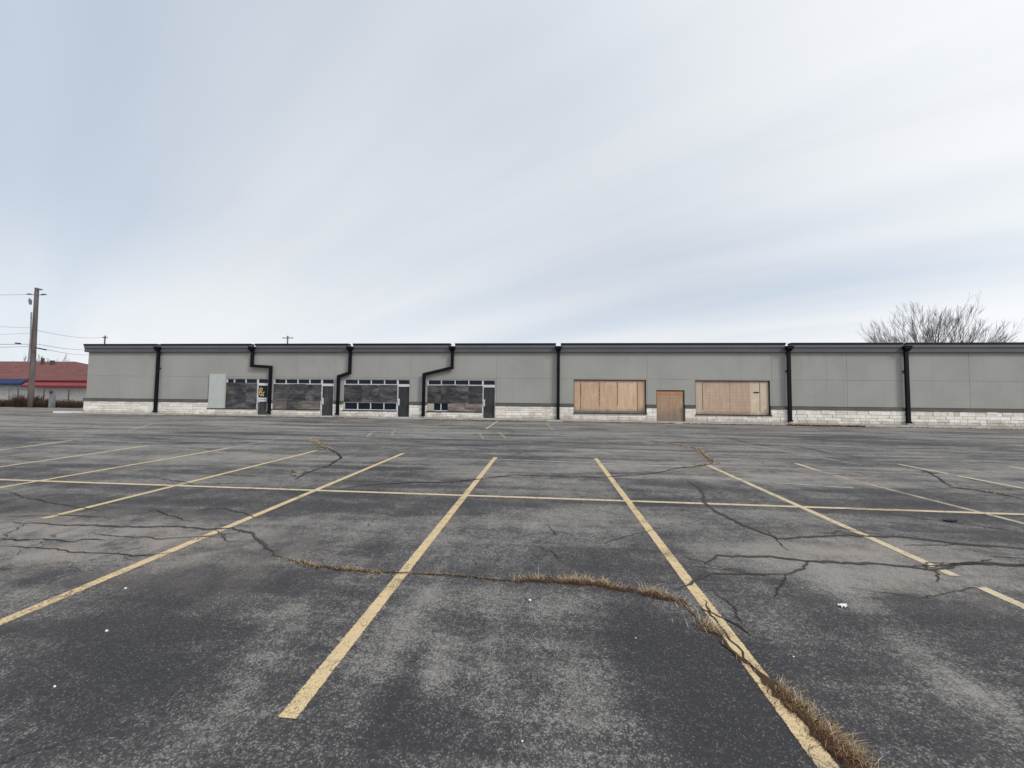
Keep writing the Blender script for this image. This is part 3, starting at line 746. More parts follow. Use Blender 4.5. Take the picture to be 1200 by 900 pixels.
# stone veneer: coursed split blocks
def inhole(x0, x1, z0, z1):
    for a, b, zt, zb in holes:
        if x1 > a + .01 and x0 < b - .01 and z1 > zb + .005: return True
    return False
segs = []
doors = sorted([(a, b) for a, b in DOORX] + [(PD[0], PD[1])])
wins = sorted([(r[0], r[1], r[3]) for r in SHOP] + [(r[0], r[1], r[3]) for r in PW])
PATCHX = (FX(246, 458), SHOP[0][0])
cuts = sorted({XL - .06, XR} | {v for d in doors for v in d} | {v for w in wins for v in w[:2]} | {PATCHX[0]})
for a, b in zip(cuts, cuts[1:]):
    m = (a + b) / 2
    if any(d[0] < m < d[1] for d in doors): continue
    top = Z_BB
    for w in wins:
        if w[0] < m < w[1]: top = w[2] - .05
    if PATCHX[0] < m < PATCHX[1]: top = zsill - .05
    segs.append((a, b, top))
YS = YW - .07
for a, b, top in segs:
    mb = MB(); mor = MB(); mor.box((a, YS + .03, ZK), (b, YW - .002, top))
    z = ZK + .004
    while z < top - .05:
        h = R.choice((.13, .16, .19, .22)); 
        if top - (z + h) < .09: h = top - z
        x = a + .002
        while x < b - .02:
            w = R.uniform(.28, .75) if h > .15 else R.uniform(.4, .9)
            if b - (x + w) < .16: w = b - x - .002
            pr = R.uniform(0, .028); sh = min(1, max(0, R.gauss(.72, .24)))
            if h > .2 and R.random() < .25:
                k = h * R.uniform(.4, .6)
                mb.bevbox((x + .006, YS - pr, z + .006), (x + w - .006, YW - .02, z + k - .005), .012, 0, sh)
                mb.bevbox((x + .006, YS - R.uniform(0, .028), z + k + .005), (x + w - .006, YW - .02, z + h - .006), .012, 0, min(1, max(0, R.gauss(.7, .25))))
            else: mb.bevbox((x + .006, YS - pr, z + .006), (x + w - .006, YW - .02, z + h - .006), .012, 0, sh)
            x += w
        z += h
    st = mb.build('stone_base', M['stone'], ROOT, attr='shade'); mor.build('mortar', M['mortar'], st)
# trim band on the stone
mb = MB()
openx = sorted([(r[0], r[1]) for r in SHOP] + [(PATCHX[0] - .02, PATCHX[1])] + [(r[0], r[1]) for r in PW] + [(PD[0], PD[1])])
x = XL - .1
for a, b in openx + [(XR, XR)]:
    mb = MB()
    if a - x > .05: mb.box((x, YW - .115, Z_BB), (a, YW + .001, Z_BT)); mb.box((x, YW - .13, Z_BT), (a, YW + .001, Z_BT + .02)); mb.build('trim_band', M['band'], ROOT)
    x = b
# cornice: continuous lower fascia, upper fascia and cap cut at each scupper
xa, xb = XL - .16, XR + .1
mb = MB(); mb.box((xa, YC, Z_LOW), (xb, YW - .003, Z_MID)); 
mb.box((XL - .163, YW - .003, Z_LOW), (XL - .003, YW + 20, Z_MID))
mb.build('lower_fascia', M['fascia2'], ROOT)
NW = .165
edges = [xa]; 
for q in SPX: edges += [q - NW, q + NW]
edges.append(xb)
for a, b in zip(edges[0::2], edges[1::2]):
    if b - a < .05: continue
    up = MB(); cp = MB(); ln = MB()
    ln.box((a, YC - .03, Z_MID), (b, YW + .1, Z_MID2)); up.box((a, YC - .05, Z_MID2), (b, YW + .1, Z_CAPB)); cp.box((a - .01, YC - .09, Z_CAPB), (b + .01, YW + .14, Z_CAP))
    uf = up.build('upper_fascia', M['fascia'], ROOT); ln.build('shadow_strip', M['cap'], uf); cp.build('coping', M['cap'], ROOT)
up = MB(); up.box((XL - .21, YW + .1, Z_MID2), (XL - .01, YW + 20, Z_CAPB)); up.build('upper_fascia', M['fascia'], ROOT)
cp = MB(); cp.box((XL - .25, YW + .14, Z_CAPB), (XL + .05, YW + 20, Z_CAP)); cp.build('coping', M['cap'], ROOT)
# scupper throats, each with a white floor strip
for i, q in enumerate(SPX):
    if q > XR: continue
    mb = MB(); mb.box((q - NW, YC - .04, Z_MID + .002), (q + NW, YW + .1, Z_MID + .03)); mb.build('scupper', M['white'], ROOT)

# downspouts
def spout(path, w=.19, wl=.14, dep=.12):
    pts = [A(p[0], p[1], YW - .13) for p in path]
    x0 = pts[0].x; pts[0].z = Z_MID - .26
    if len(path) == 2: pts[1].x = x0
    else: pts[1].x = x0; pts[3].x = pts[2].x
    pts[-1].z = ZK + (.12 if path[-1][1] < 488 or path[-1][1] > 495 else .02)
    mb = MB(); yb = YW - .122; yf = yb - dep
    # mitred strip through the points
    n = len(pts); ws = [w] * n; off = []
    for i in range(n):
        d1 = (pts[i] - pts[i - 1]).xz if i else None; d2 = (pts[i + 1] - pts[i]).xz if i < n - 1 else None
        def nn(d): d = d.normalized(); return Vector((-d.y, d.x))
        if d1 is None: m = nn(d2)
        elif d2 is None: m = nn(d1)
        else:
            a, b = nn(d1), nn(d2); m = (a + b); m = m / max(.35, m.dot(a)); 
        off.append(m * w / 2)
    for i in range(n - 1):
        p, q = pts[i].xz, pts[i + 1].xz
        l0, r0_, l1, r1 = p + off[i], p - off[i], q + off[i + 1], q - off[i + 1]
        F = [Vector((v.x, yf, v.y)) for v in (l0, r0_, r1, l1)]; B = [Vector((v.x, yb, v.y)) for v in (l0, r0_, r1, l1)]
        mb.face(F); mb.face(B[::-1])
        for a, b in ((0, 3), (1, 2)): mb.face([F[a], F[b], B[b], B[a]])
        if i == 0: mb.face([F[0], F[1], B[1], B[0]])
        if i == n - 2: mb.face([F[3], F[2], B[2], B[3]])
    o = mb.build('downspout', M['spout'], ROOT)
    # conductor head: tapered box
    mb = MB(); zt, zm, zb = Z_MID + .0, Z_MID - .12, Z_MID - .3
    def loop(hw, f, z): return [Vector((x0 - hw, YW - .175, z)), Vector((x0 - hw, f, z)), Vector((x0 + hw, f, z)), Vector((x0 + hw, YW - .175, z))]
    Ls = [loop(.19, YW - .40, zt), loop(.19, YW - .40, zm), loop(w / 2 + .008, yf - .004, zb)]
    for a, b in zip(Ls, Ls[1:]):
        for k in range(4): mb.face([a[k], a[(k + 1) % 4], b[(k + 1) % 4], b[k]])
    mb.face(Ls[0]); mb.face(Ls[-1][::-1]); mb.box((x0 - .21, YW - .42, zt), (x0 + .21, YW - .175, zt + .025))
    mb.build('conductor_head', M['spout'], o)
    for z in (Z_BT - .4, (Z_BT + Z_LOW) / 2 + .5):
        if len(path) == 2:
            mb = MB(); mb.box((x0 - w / 2 - .008, yf - .006, z), (x0 + w / 2 + .008, YW - .002, z + .05)); mb.build('bracket', M['spout'], o)
    e = pts[-1]; mb = MB(); mb.box((e.x - w / 2 - .012, yf - .06, e.z - .02), (e.x + w / 2 + .012, yb + .002, e.z + .09)); mb.build('outlet', M['spout'], o)
spout([(187, 408), (183.5, 482.5)])
spout([(296.8, 408), (296, 428.8), (318, 430.2), (315.2, 485)])
spout([(411.2, 408), (410.2, 437), (397.3, 441.2), (396, 486.5)])
spout([(530.5, 408), (530, 431), (497.3, 438.8), (496.4, 486.5)])
spout([(654.4, 408), (654.4, 491)])
spout([(923.3, 408), (925.3, 496.7)])
spout([(1060.5, 408), (1064.3, 496.5)])

# storefronts -------------------------------------------------------------
ZTB = FZ(500, 451.0)                         # underside of the transom lights
def px2x(v): return FX(v, 460)
YF = YW + .05
FRW = .055
TR = [[264.6, 273.2, 286.8, 300.3], [320.2, 334, 348, 362, 376], [402.8, 419, 434.2, 449.8, 465], [500.8, 516.8, 532.8, 549, 565.2]]
for si, (r, d) in enumerate(zip(SHOP, DOORX)):
    x0, x1, zt, zb = r; dx0, dx1 = d
    xs_ = [px2x(v) for v in TR[si]]; xs_[0] = x0; xs_[-1] = dx0
    # aluminium frame
    mb = MB()
    mb.box((x0, YF, zt - FRW), (x1, YF + .1, zt - .001)); mb.box((x0, YF, ZTB - .03), (dx0, YF + .1, ZTB + .03))
    for i, x in enumerate(xs_): 
        a = x if i == 0 else x - FRW / 2; b = a + FRW
        if i == len(xs_) - 1: a, b = dx0 - FRW, dx0
        mb.box((a, YF - .004, zb), (b, YF + .1, zt - FRW))
    mb.box((x0, YF + .003, zb), (dx0, YF + .1, zb + FRW))
    fr = mb.build('storefront_window', M['alu'], ROOT)
    mb = MB()
    for a, b in zip(xs_, xs_[1:]):
        mb.face([(a, YF + .06, ZTB), (b, YF + .06, ZTB), (b, YF + .06, zt - .03), (a, YF + .06, zt - .03)])
    mb.build('transom_glass', M['glass'], fr)
    mb = MB(); mb.box((x0 - .02, YW - .13, zb - .055), (dx0, YW + .1, zb)); mb.build('sill', M['dark_frame'], fr)
    # plywood sheets screwed over the glass
    lowtop = {0: zb, 1: zb, 2: FZ(433, 471.6), 3: zb}[si]
    nb = {0: 3, 1: 3, 2: 3, 3: 4}[si]
    ztb = ZTB + (.0 if si else .05)
    bx = [x0 + (dx0 - x0) * k / nb for k in range(nb + 1)]
    if si == 0: bx = [x0, px2x(288), dx0 - .02]; nb = 2
    zsplit = {0: None, 1: FZ(345, 469.2), 2: None, 3: FZ(533, 473.3)}[si]
    for k in range(nb):
        zlo = zsplit if zsplit else lowtop
        mb = MB(); mb.box((bx[k] + .006, YF - .03 - .006 * (k % 2), zlo + .01), (bx[k + 1] - .006, YF - .008, ztb - R.uniform(0, .05))); mb.build('plywood_sheet', M['grey_board'], fr)
    if si == 0:
        mb = MB(); mb.box((bx[0] + .01, YF - .052, FZ(280, 462)), (px2x(284), YF - .038, FZ(280, 462) + .05)); mb.build('batten', M['grey_board'], fr)
    if si == 1:
        for a, b, m in ((320.5, 336, 'peel_board'), (336.2, 349, 'grey_board'), (349.2, 375.2, 'peel_board')):
            mb = MB(); mb.box((px2x(a), YF - .035, zb + .01), (px2x(b), YF - .01, zsplit + .02 + R.uniform(-.03, .04))); mb.build('plywood_sheet', M[m], fr)
    if si == 2:
        mb = MB()
        for a, b in zip(xs_, xs_[1:]): mb.face([(a, YF + .06, zb), (b, YF + .06, zb), (b, YF + .06, lowtop + .05), (a, YF + .06, lowtop + .05)])
        mb.build('lower_glass', M['glass'], fr)
        mb = MB(); mb.box((x0, YF, lowtop - .03), (dx0, YF + .1, lowtop + .01)); mb.build('rail', M['alu'], fr)
    if si == 3:
        mb = MB(); mb.face([(x0, YF + .06, zb), (dx0, YF + .06, zb), (dx0, YF + .06, zsplit + .05), (x0, YF + .06, zsplit + .05)]); mb.build('lower_glass', M['glass'], fr)
        mb = MB(); mb.box((px2x(501.2), YF - .03, zb + .05), (px2x(508.8), YF - .01, zsplit)); mb.build('plywood_sheet', M['beige_board'], fr)
        for a, b, dz in ((525, 545, .03), (545.3, 565, .10)):
            mb = MB(); mb.box((px2x(a), YF - .034, zb + .01), (px2x(b), YF - .012, zsplit + dz)); mb.build('plywood_sheet', M['peel_board'], fr)
    # the door
    zd = FZ(570, 453.4); zbot = ZK + .03
    mb = MB(); mb.box((dx0 + FRW, YF + .03, zbot), (dx1 - FRW, YF + .085, zd - .03))
    dr = mb.build('shop_door', M['glass'] if si == 0 else M['door_board'], ROOT)
    mb = MB(); mb.box((dx0 + .001, YF - .006, zbot), (dx0 + FRW, YF + .1, zt - FRW)); mb.box((dx1 - FRW, YF - .006, zbot), (dx1 - .001, YF + .1, zt - FRW)); mb.box((dx0 + FRW, YF - .01, zd - .03), (dx1 - FRW, YF + .1, ZTB + .035))
    mb.build('door_frame', M['alu'], dr)
    mb = MB(); mb.box((dx0, YW - .05, ZK - .01), (dx1, YW + .2, zbot - .002)); mb.build('threshold', M['concrete'], dr)
    mb = MB(); mb.face([(dx0 + FRW, YF + .06, ZTB + .03), (dx1 - FRW, YF + .06, ZTB + .03), (dx1 - FRW, YF + .06, zt - FRW), (dx0 + FRW, YF + .06, zt - FRW)]); mb.build('transom_glass', M['glass'], dr)
    hx = dx0 + FRW + .05; zh = ZK + 1.0
    mb = MB(); mb.tube([(hx, YF + .03, zh + .17), (hx, YF - .05, zh + .17), (hx, YF - .06, zh), (hx, YF - .05, zh - .17), (hx, YF + .03, zh - .17)], .022, 8); mb.box((hx - .05, YF + .018, zh - .22), (hx + .05, YF + .03, zh + .22))
    mb.build('handle', M['alu'], dr, smooth=False)
    if si == 0:
        dr['label'] = 'glass door with yellow sign and white notice'
        yb_ = YF + .026
        mb = MB(); mb.box((dx0 + FRW + .02, yb_ - .012, zbot + .01), (dx1 - FRW - .02, yb_ + .003, FZ(307, 471.5))); mb.build('kick_panel', M['door_board'], dr)
        ax0, az0 = FX(302.6, 466.2), FZ(307, 470.6); ax1, az1 = FX(311.8, 466.2), FZ(307, 466.0)
        mb = MB(); mb.box((ax0, yb_ - .012, az0), (ax1, yb_, az1)); nt = mb.build('notice', M['sign_white'], dr)
        mb = MB()
        for k, (u0, u1, v0, v1) in enumerate(((.10, .26, .3, .72), (.31, .43, .28, .7), (.48, .60, .3, .74), (.66, .78, .28, .7), (.82, .92, .32, .7))):
            mb.box((ax0 + (ax1 - ax0) * u0, yb_ - .0145, az0 + (az1 - az0) * v0), (ax0 + (ax1 - ax0) * u1, yb_ - .012, az0 + (az1 - az0) * v1))
        mb.build('faint_print', M['sign_grey'], nt)
        # pharmacy letters R and x in yellow
        mb = MB()
        def Q(u, v): return Vector((FX(302.4, 460) + u * (FX(309.6, 460) - FX(302.4, 460)), yb_ - .006, FZ(306, 464) + v * (FZ(306, 454.6) - FZ(306, 464))))
        def stroke(pl, w):
            pl = [Q(*p) for p in pl]
            for a, b in zip(pl, pl[1:]):
                d = (b - a).normalized(); n = Vector((-d.z, 0, d.x)) * w / 2; a2, b2 = a - d * w * .3, b + d * w * .3
                F = [a2 + n, a2 - n, b2 - n, b2 + n]; mb.face(F); mb.face([p + Vector((0, .004, 0)) for p in F])
        stroke([(.14, .32), (.22, .95)], .06); stroke([(.12, .97), (.45, 1.0), (.58, .86), (.48, .68), (.18, .62)], .055)
        stroke([(.28, .62), (.55, .32), (.78, .02)], .065); stroke([(.86, .50), (.62, .24), (.36, .0)], .055); stroke([(.0, .1), (.2, .2), (.45, .15)], .04)
        mb.build('letter_mark', M['yellow_sign'], dr)
# pale blanking panel left of the first shop
zpt = FZ(255, 438.4)
mb = MB(); mb.box((PATCHX[0], YW - .10, zsill), (PATCHX[1] - .01, YW - .002, zpt)); pt = mb.build('blanking_panel', M['patch'], ROOT)
mb = MB(); mb.box((PATCHX[0] - .05, YW - .13, zsill - .055), (PATCHX[1] - .02, YW - .002, zsill - .003)); mb.build('sill', M['dark_frame'], pt)
mb = MB(); mb.box((PATCHX[0] - .03, YW - .09, zsill), (PATCHX[0] - .002, YW - .002, zpt)); mb.build('gap_strip', M['dark_frame'], pt)  # dark strip standing in for the shaded gap at the panel's left edge

# boarded shop windows
for wi, (x0, x1, zt, zb) in enumerate(PW):
    mb = MB(); t_ = .05; yf = YW + .02
    mb.box((x0, yf, zt - t_), (x1, YW + .2, zt - .002)); mb.box((x1 - t_, yf, zb), (x1 - .002, YW + .2, zt - t_)); mb.box((x0 + .002, yf, zb), (x0 + .03, YW + .2, zt - t_))  # frame; its wider dark top and right bars also stand in for recess shade
    fr = mb.build('boarded_window', M['dark_frame'], ROOT)
    mb = MB(); mb.box((x0 - .03, YW - .15, zb - .05), (x1 + .03, YW + .2, zb)); mb.build('sill', M['dark_frame'], fr)
    ym = 465
    if wi == 0:
        sx = [FX(v, ym) for v in (680.7, 702.5, 724, 747.3)]; bx = [x0 + .03] + sx + [x1 - t_]
        mats = ['ply'] * 5; zlow = FZ(715, 481.6)
    else:
        sx = [FX(v, ym) for v in (824, 856, 880, 891.5)]; bx = [x0 + .03] + sx + [x1 - t_]
        mats = ['ply_pale', 'ply_pink', 'ply_pink', 'ply_pale', 'ply_pale']; zlow = FZ(858, 481.0)
    for k in range(5):
        mb = MB(); mb.box((bx[k] + .004, YW + .10 + .004 * (k % 2), zlow if wi == 0 else zb), (bx[k + 1] - .004, YW + .13, zt - t_)); mb.build('plywood_sheet', M[mats[k]], fr)
    if wi == 0:
        mb = MB(); mb.box((x0 + .03, YW + .085, zb), (x1 - t_, YW + .13, zlow - .003)); mb.build('kick_board', M['grey_sill'], fr)
    for k, x in enumerate(sx):
        if wi == 1 and k in (1, 2): continue
        mb = MB(); z = zt - t_ - .12; end = zlow + (.35 if k in (1, 2) and wi == 0 else .06); hw = .022 if wi == 0 else .016
        mb.box((x - .006, YW + .0965, end), (x + .006, YW + .0985, z))
        while z > end:
            L = R.uniform(.07, .13)
            mb.box((x - hw * R.uniform(.7, 1.2), YW + .093, z - L), (x + hw * R.uniform(.7, 1.2), YW + .0962, z)); z -= L + (R.uniform(.05, .10) if not (k == 0 and wi == 0 and z > (zt + zlow) / 2) else .012)
        mb.build('seam_gap', M['seam'], fr)
    if wi == 1:
        mb = MB(); mb.box((FX(884, 460), YW + .085, FZ(888, 460.6)), (FX(890.4, 460), YW + .092, FZ(888, 459.2))); mb.build('slot', M['seam'], fr)
x0, x1, zt, zb = PD
mb = MB(); mb.box((x0, YW + .02, zt - .05), (x1, YW + .2, zt - .002)); mb.box((x1 - .05, YW + .02, zb + .01), (x1 - .002, YW + .2, zt - .05)); mb.box((x0 + .002, YW + .02, zb + .01), (x0 + .03, YW + .2, zt - .05))
fr = mb.build('boarded_doorway', M['dark_frame'], ROOT)
zo = FZ(785, 462.2); xm = (x0 + x1) / 2
mb = MB(); mb.box((x0 + .03, YW + .06, zo + .003), (x1 - .05, YW + .1, zt - .05)); mb.build('head_board', M['ply_orange'], fr)
for a, b in ((x0 + .03, xm - .003), (xm + .003, x1 - .05)):
    mb = MB(); mb.box((a, YW + .07, zb + .012), (b, YW + .1, zo)); mb.build('plywood_sheet', M['ply_door'], fr)
# lamp on the left end wall
p = A(99, 437, YW + .6); mb = MB()
mb.box((XL - .06, p.y - .12, p.z - .16), (XL - .002, p.y + .12, p.z + .16))
lp = mb.build('wall_lamp', M['steel'], ROOT)
mb = MB(); mb.tube([(XL - .06, p.y, p.z), (XL - .16, p.y, p.z), (XL - .22, p.y, p.z), (XL - .25, p.y, p.z)], [.15, .17, .13, .05], 12); mb.build('lamp_shade', M['white'], lp, smooth=True)

# ------------------------------------------------------------------ utility poles
def pole_thing(base, top, r0_, r1_, label):
    rt = empty('utility_pole', base, label, 'utility pole')
    mb = MB(); n = 6; mb.tube([base.lerp(top, i / n) for i in range(n + 1)], [r0_ + (r1_ - r0_) * i / n for i in range(n + 1)], 12); mb.build('pole', M['wood_pole'], rt, smooth=True)
    return rt
PYD = 36.0
pb = A(35.5, 480, PYD); pt_ = A(43.3, 337.5, PYD)
pb.z = gz(pb.x, 99) - .1
rt = pole_thing(pb, pt_, .235, .165, 'tall leaning timber utility pole by the chain link fence on the left')
mb = MB(); q = A(36.2, 345.5, PYD - .1); q2 = A(50.5, 345.8, PYD - .1)
mb.tube([q + Vector((0, 0, .03)), q2], .035, 6); mb.build('bracket_arm', M['porcelain'], rt)
for p in ((34.5, 345), (51.5, 345.3), (46.8, 339.5)):
    c = A(*p, PYD - .1); mb = MB(); mb.tube([c + Vector((-.35, 0, .02)), c + Vector((-.12, 0, .04)), c + Vector((.12, 0, .02)), c + Vector((.35, 0, -.02))], [.03, .08, .08, .03], 8); mb.build('insulator', M['porcelain'], rt, smooth=True)
c = A(35.3, 353.5, PYD - .25); mb = MB(); mb.tube([c + Vector((-.1, 0, .35)), c + Vector((0, 0, .1)), c + Vector((.06, 0, -.3))], [.05, .14, .09], 8); mb.build('cutout', M['porcelain'], rt)
mb = MB(); mb.tube([A(36.8, 366, PYD - .3), A(35.9, 395, PYD - .3), A(33.3, 425, PYD - .38)], .06, 6); mb.build('conduit', M['steel'], rt)
mb = MB(); mb.tube([A(40.5, 407.2, PYD - .3), A(54.2, 410, PYD - .6)], .07, 6); mb.build('splice_case', M['wire'], rt)
mb = MB(); mb.tube([A(18, 402.1, PYD - .2), A(24, 402.6, PYD - .2)], .07, 6); mb.build('splice_case', M['wire'], rt)
def wire(a, b, Ya, Yb, lab, sag=.5, r=.016, mat='wire'):
    p, q = A(*a, Ya), A(*b, Yb); n = 24
    mb = MB(); mb.tube([p.lerp(q, i / n) - Vector((0, 0, sag * 4 * (i / n) * (1 - i / n))) for i in range(n + 1)], r, 5, caps=False)
    tag(mb.build('overhead_wire', M[mat], smooth=True), lab, 'wire', 'overhead wires at the utility pole')
wire((-160, 339), (36, 345), PYD - 3, PYD, 'thin wire leaving the pole top bracket to the left', .25, .018, 'wire_pale')
wire((-160, 366), (39.5, 384), PYD - 6, PYD, 'faint wire reaching the middle of the pole from the left', .3, .014, 'wire_pale')
wire((38.5, 386), (123, 395), PYD, 80, 'wire running from mid pole to the distant pole above the roof', .5, .022, 'wire_pale')
wire((-160, 391), (38, 390), PYD - 4, PYD, 'second faint wire left of the middle of the pole', .25, .012, 'wire_pale')
wire((-160, 396), (37, 403.3), PYD - 5, PYD, 'upper of the two dark cables low on the pole, to the left', .2, .022)
wire((-160, 403), (37, 406), PYD - 5, PYD, 'lower of the two dark cables low on the pole, to the left', .2, .018)
wire((38, 402), (103, 410), PYD, 60, 'upper of the two cables sloping down to the grey building roof', .2, .022)
wire((54, 409.5), (103, 416), PYD, 60, 'lower of the two cables sloping down to the grey building roof', .15, .02)
def far_pole(px, top, armw, lab, Y):
    t_ = A(px, top, Y); b_ = Vector((t_.x, Y, gz(t_.x, 99)))
    rt = pole_thing(b_, t_, .18, .13, lab)
    mb = MB(); mb.box((t_.x - armw / 2, Y - .06, t_.z - .55), (t_.x + armw / 2, Y + .06, t_.z - .42)); ca = mb.build('crossarm', M['wood_pole'], rt)
    for k in (-.46, -.15, .15, .46):
        mb = MB(); c = Vector((t_.x + armw * k, Y, t_.z - .42)); mb.tube([c, c + Vector((0, 0, .1)), c + Vector((0, 0, .2))], [.05, .07, .04], 8); mb.build('insulator', M['porcelain'], ca)
far_pole(337.3, 393.5, 2.3, 'distant pole with wide crossarm behind the roof between the second and third downspouts', 78)
far_pole(123.2, 393.3, 1.2, 'distant thin pole behind the left end of the grey roof', 80)

# ------------------------------------------------------------------ red roofed neighbour
NB = 58.0
zg = gz(-45, 99)
xl_, xr_ = A(-420, 445, NB).x, A(118, 445, NB).x
B2 = empty('neighbour_building', ((xl_ + xr_) / 2, NB, zg), 'low off white building with brick red roof behind the fence', 'building')
ze = A(50, 446, NB - 1).z; zr = A(50, 423.6, NB + 8).z; xr2 = A(88, 423.6, NB + 8).x
mb = MB(); mb.box((xl_, NB, zg - .1), (xr_ - 1, NB + 16, ze)); mb.build('wall', M['white_block'], B2)
mb = MB(); e = ze
FL, FR_, BL, BR = (xl_ - .6, NB - 1, e), (xr_, NB - 1, e), (xl_ - .6, NB + 17, e), (xr_, NB + 17, e)
RL, RR = (xl_ + 8, NB + 8, zr), (xr2, NB + 8, zr)
mb.face([FL, FR_, RR, RL]); mb.face([FR_, BR, RR]); mb.face([BR, BL, RL, RR]); mb.face([BL, FL, RL]); mb.face([FL, BL, BR, FR_])
rf = mb.build('roof', M['red_shingle'], B2)
for px, py, w in ((50, 422.5, .28), (61.5, 423.2, .55)):
    c = A(px, py, NB + 6.5); mb = MB(); mb.box((c.x - w / 2, c.y - .2, c.z - .6), (c.x + w / 2, c.y + .2, c.z + (.45 if w < .4 else .12))); mb.build('roof_vent', M['wire'], rf)
def awning(xa_, xb_, yt, yb, mat, Y, nm):
    zt_, zb_ = A(50, yt, Y + .9).z, A(50, yb, Y).z
    mb = MB(); k = [(NB - .05 - .95, zt_), (Y, zb_ + .25), (Y, zb_), (NB - .05, zb_)]
    a = [Vector((xa_, p[0], p[1])) for p in k]; b = [Vector((xb_, p[0], p[1])) for p in k]
    for i in range(3): mb.face([a[i], b[i], b[i + 1], a[i + 1]])
    mb.face(a); mb.face(b[::-1]); mb.face([a[3], b[3], b[0], a[0]])
    return mb.build(nm, M[mat], B2)
xs1 = A(28.5, 450, NB - 1.5).x
aw = awning(xs1 + .1, xr_ + .2, 445.3, 453.0, 'red_awning', NB - 1.9, 'red_awning')
mb = MB(); z_ = A(50, 453.0, NB - 1.9).z; mb.box((xs1 + .1, NB - 1.93, z_ - .12), (xr_ + .2, NB - 1.85, z_ + .12)); mb.build('valance', M['red_dark'], aw)
mb = MB(); z2 = A(50, 446.2, NB - 1.2).z; mb.box((xs1 + .1, NB - 1.5, z2 - .1), (xr_ + .2, NB - 1.06, z2 + .1)); mb.build('trim', M['red_dark'], aw)
awning(xl_, xs1 - .1, 444.0, 451.2, 'blue_awning', NB - 1.9, 'blue_awning')

# ------------------------------------------------------------------ chain link fence
FY = 37.5
fx0, fx1 = A(-260, 470, FY).x, A(106, 470, FY).x
ft = A(50, 456.3, FY).z; fb = gz(-40, 99)
fe = empty('chain_link_fence', ((fx0 + fx1) / 2, FY, fb), 'chain link fence in front of the red roofed building', 'fence')
mb = MB(); mb.face([(fx0, FY, fb), (fx1, FY, fb), (fx1, FY, ft), (fx0, FY, ft)]); mb.build('wire_mesh', M['chain'], fe)
mb = MB(); mb.tube([(fx0, FY, ft), (fx1, FY, ft)], .04, 6); mb.build('top_rail', M['steel'], fe)
for px in (-250, -190, -130, -75, -30, 9.5, 20, 50.5, 79.5, 104):
    x = A(px, 468, FY).x; mb = MB(); mb.tube([(x, FY + .04, fb - .1), (x, FY + .04, ft + .1)], .05, 8); mb.build('post', M['wire'] if px in (50.5, 79.5, 20) else M['steel'], fe)
# grey pedestal by the fence
c = A(61, 470, FY - 1.2); mb = MB(); pd = empty('utility_pedestal', (c.x, FY - 1.2, fb), 'slim grey utility pedestal with a meter on top, right of the leaning pole', 'pedestal')
mb = MB(); mb.box((c.x - .2, FY - 1.35, fb - .05), (c.x + .2, FY - 1.05, A(61, 458, FY - 1.2).z)); mb.build('post', M['steel'], pd)
mb = MB(); z_ = A(61, 459, FY - 1.2).z; mb.tube([(c.x + .12, FY - 1.36, z_), (c.x + .12, FY - 1.46, z_), (c.x + .12, FY - 1.52, z_)], [.17, .17, .1], 10); mb.build('meter', M['wire'], pd)

# ------------------------------------------------------------------ bare trees and brush
def grow(mb, p, d, L, r, depth, spread, rr, nside, minr, up=.12):
    n = 3; pts = [p]; rs = [r]; q = p.copy(); dd_ = d.copy()
    for i in range(n):
        dd_ = (dd_ + Vector((rr.gauss(0, .055), rr.gauss(0, .055), rr.gauss(0, .04) + up * .12))).normalized()
        q = q + dd_ * (L / n); pts.append(q.copy()); rs.append(max(minr, r * (1 - .45 * (i + 1) / n)))
    mb.tube(pts, rs, nside if depth > 2 else 3, caps=False)
    if depth == 0: return
    kids = rr.choice((2, 3)) if depth > 1 else rr.choice((3, 4))
    for k in range(kids):
        t_ = 1.0 if k == 0 else rr.uniform(.35, .95)
        i = min(n - 1, int(t_ * n)); b0 = pts[i].lerp(pts[i + 1], t_ * n - i) if t_ < 1 else pts[-1]
        ax = Vector((rr.gauss(0, 1), rr.gauss(0, 1), rr.gauss(0, 1))).normalized()
        nd = (dd_ + ax * (spread if k else spread * .4)).normalized(); nd = (nd + Vector((0, 0, up))).normalized()
        grow(mb, b0, nd, L * rr.uniform(.60, .84), max(minr, r * rr.uniform(.42, .58)), depth - 1, spread, rr, nside, minr, up)
def bare_tree(px, Y, split, limbs, L, r, depth, tilt, lab, seed, minr, height, group=None):
    rr = random.Random(seed); x = A(px, 440, Y).x; b0 = Vector((x, Y, gz(x, 99)))
    rt = empty('bare_tree', b0, lab, 'tree', group)
    top = b0 + Vector((.1, 0, split))
    mb = MB(); mb.tube([b0 - Vector((0, 0, .2)), b0 + Vector((0, 0, .4)), b0.lerp(top, .6), top + Vector((0, 0, .3))], [r * 1.35, r * 1.05, r * .95, r * .9], 12); mb.build('trunk', M['bark'], rt, smooth=True)
    mb = MB()
    for k in range(limbs):
        an = k * 2.39996 + seed; ti = math.acos(1 - (k + .5) / limbs * (1 - math.cos(rad(tilt))))
        d = Vector((math.sin(ti) * math.cos(an), math.sin(ti) * math.sin(an) * .8, math.cos(ti)))
        grow(mb, top - Vector((0, 0, rr.uniform(0, .6))), d, L * rr.uniform(.85, 1.08), r * rr.uniform(.20, .33), depth, .40, rr, 6, minr)
    mb.build('crown', M['bark'], rt)
bare_tree(1093, 52, 4.6, 30, 3.2, .38, 5, 76, 'large leafless tree with fanning limbs behind the right end of the roof', 11, .0075, 15)
bare_tree(24, 95, 3.5, 8, 3.0, .3, 4, 60, 'distant leafless tree over the red roof, left of the leaning pole', 4, .022, 9)
bare_tree(49, 92, 3.8, 8, 3.1, .3, 4, 62, 'distant leafless tree over the red roof, right of the leaning pole', 9, .022, 9)
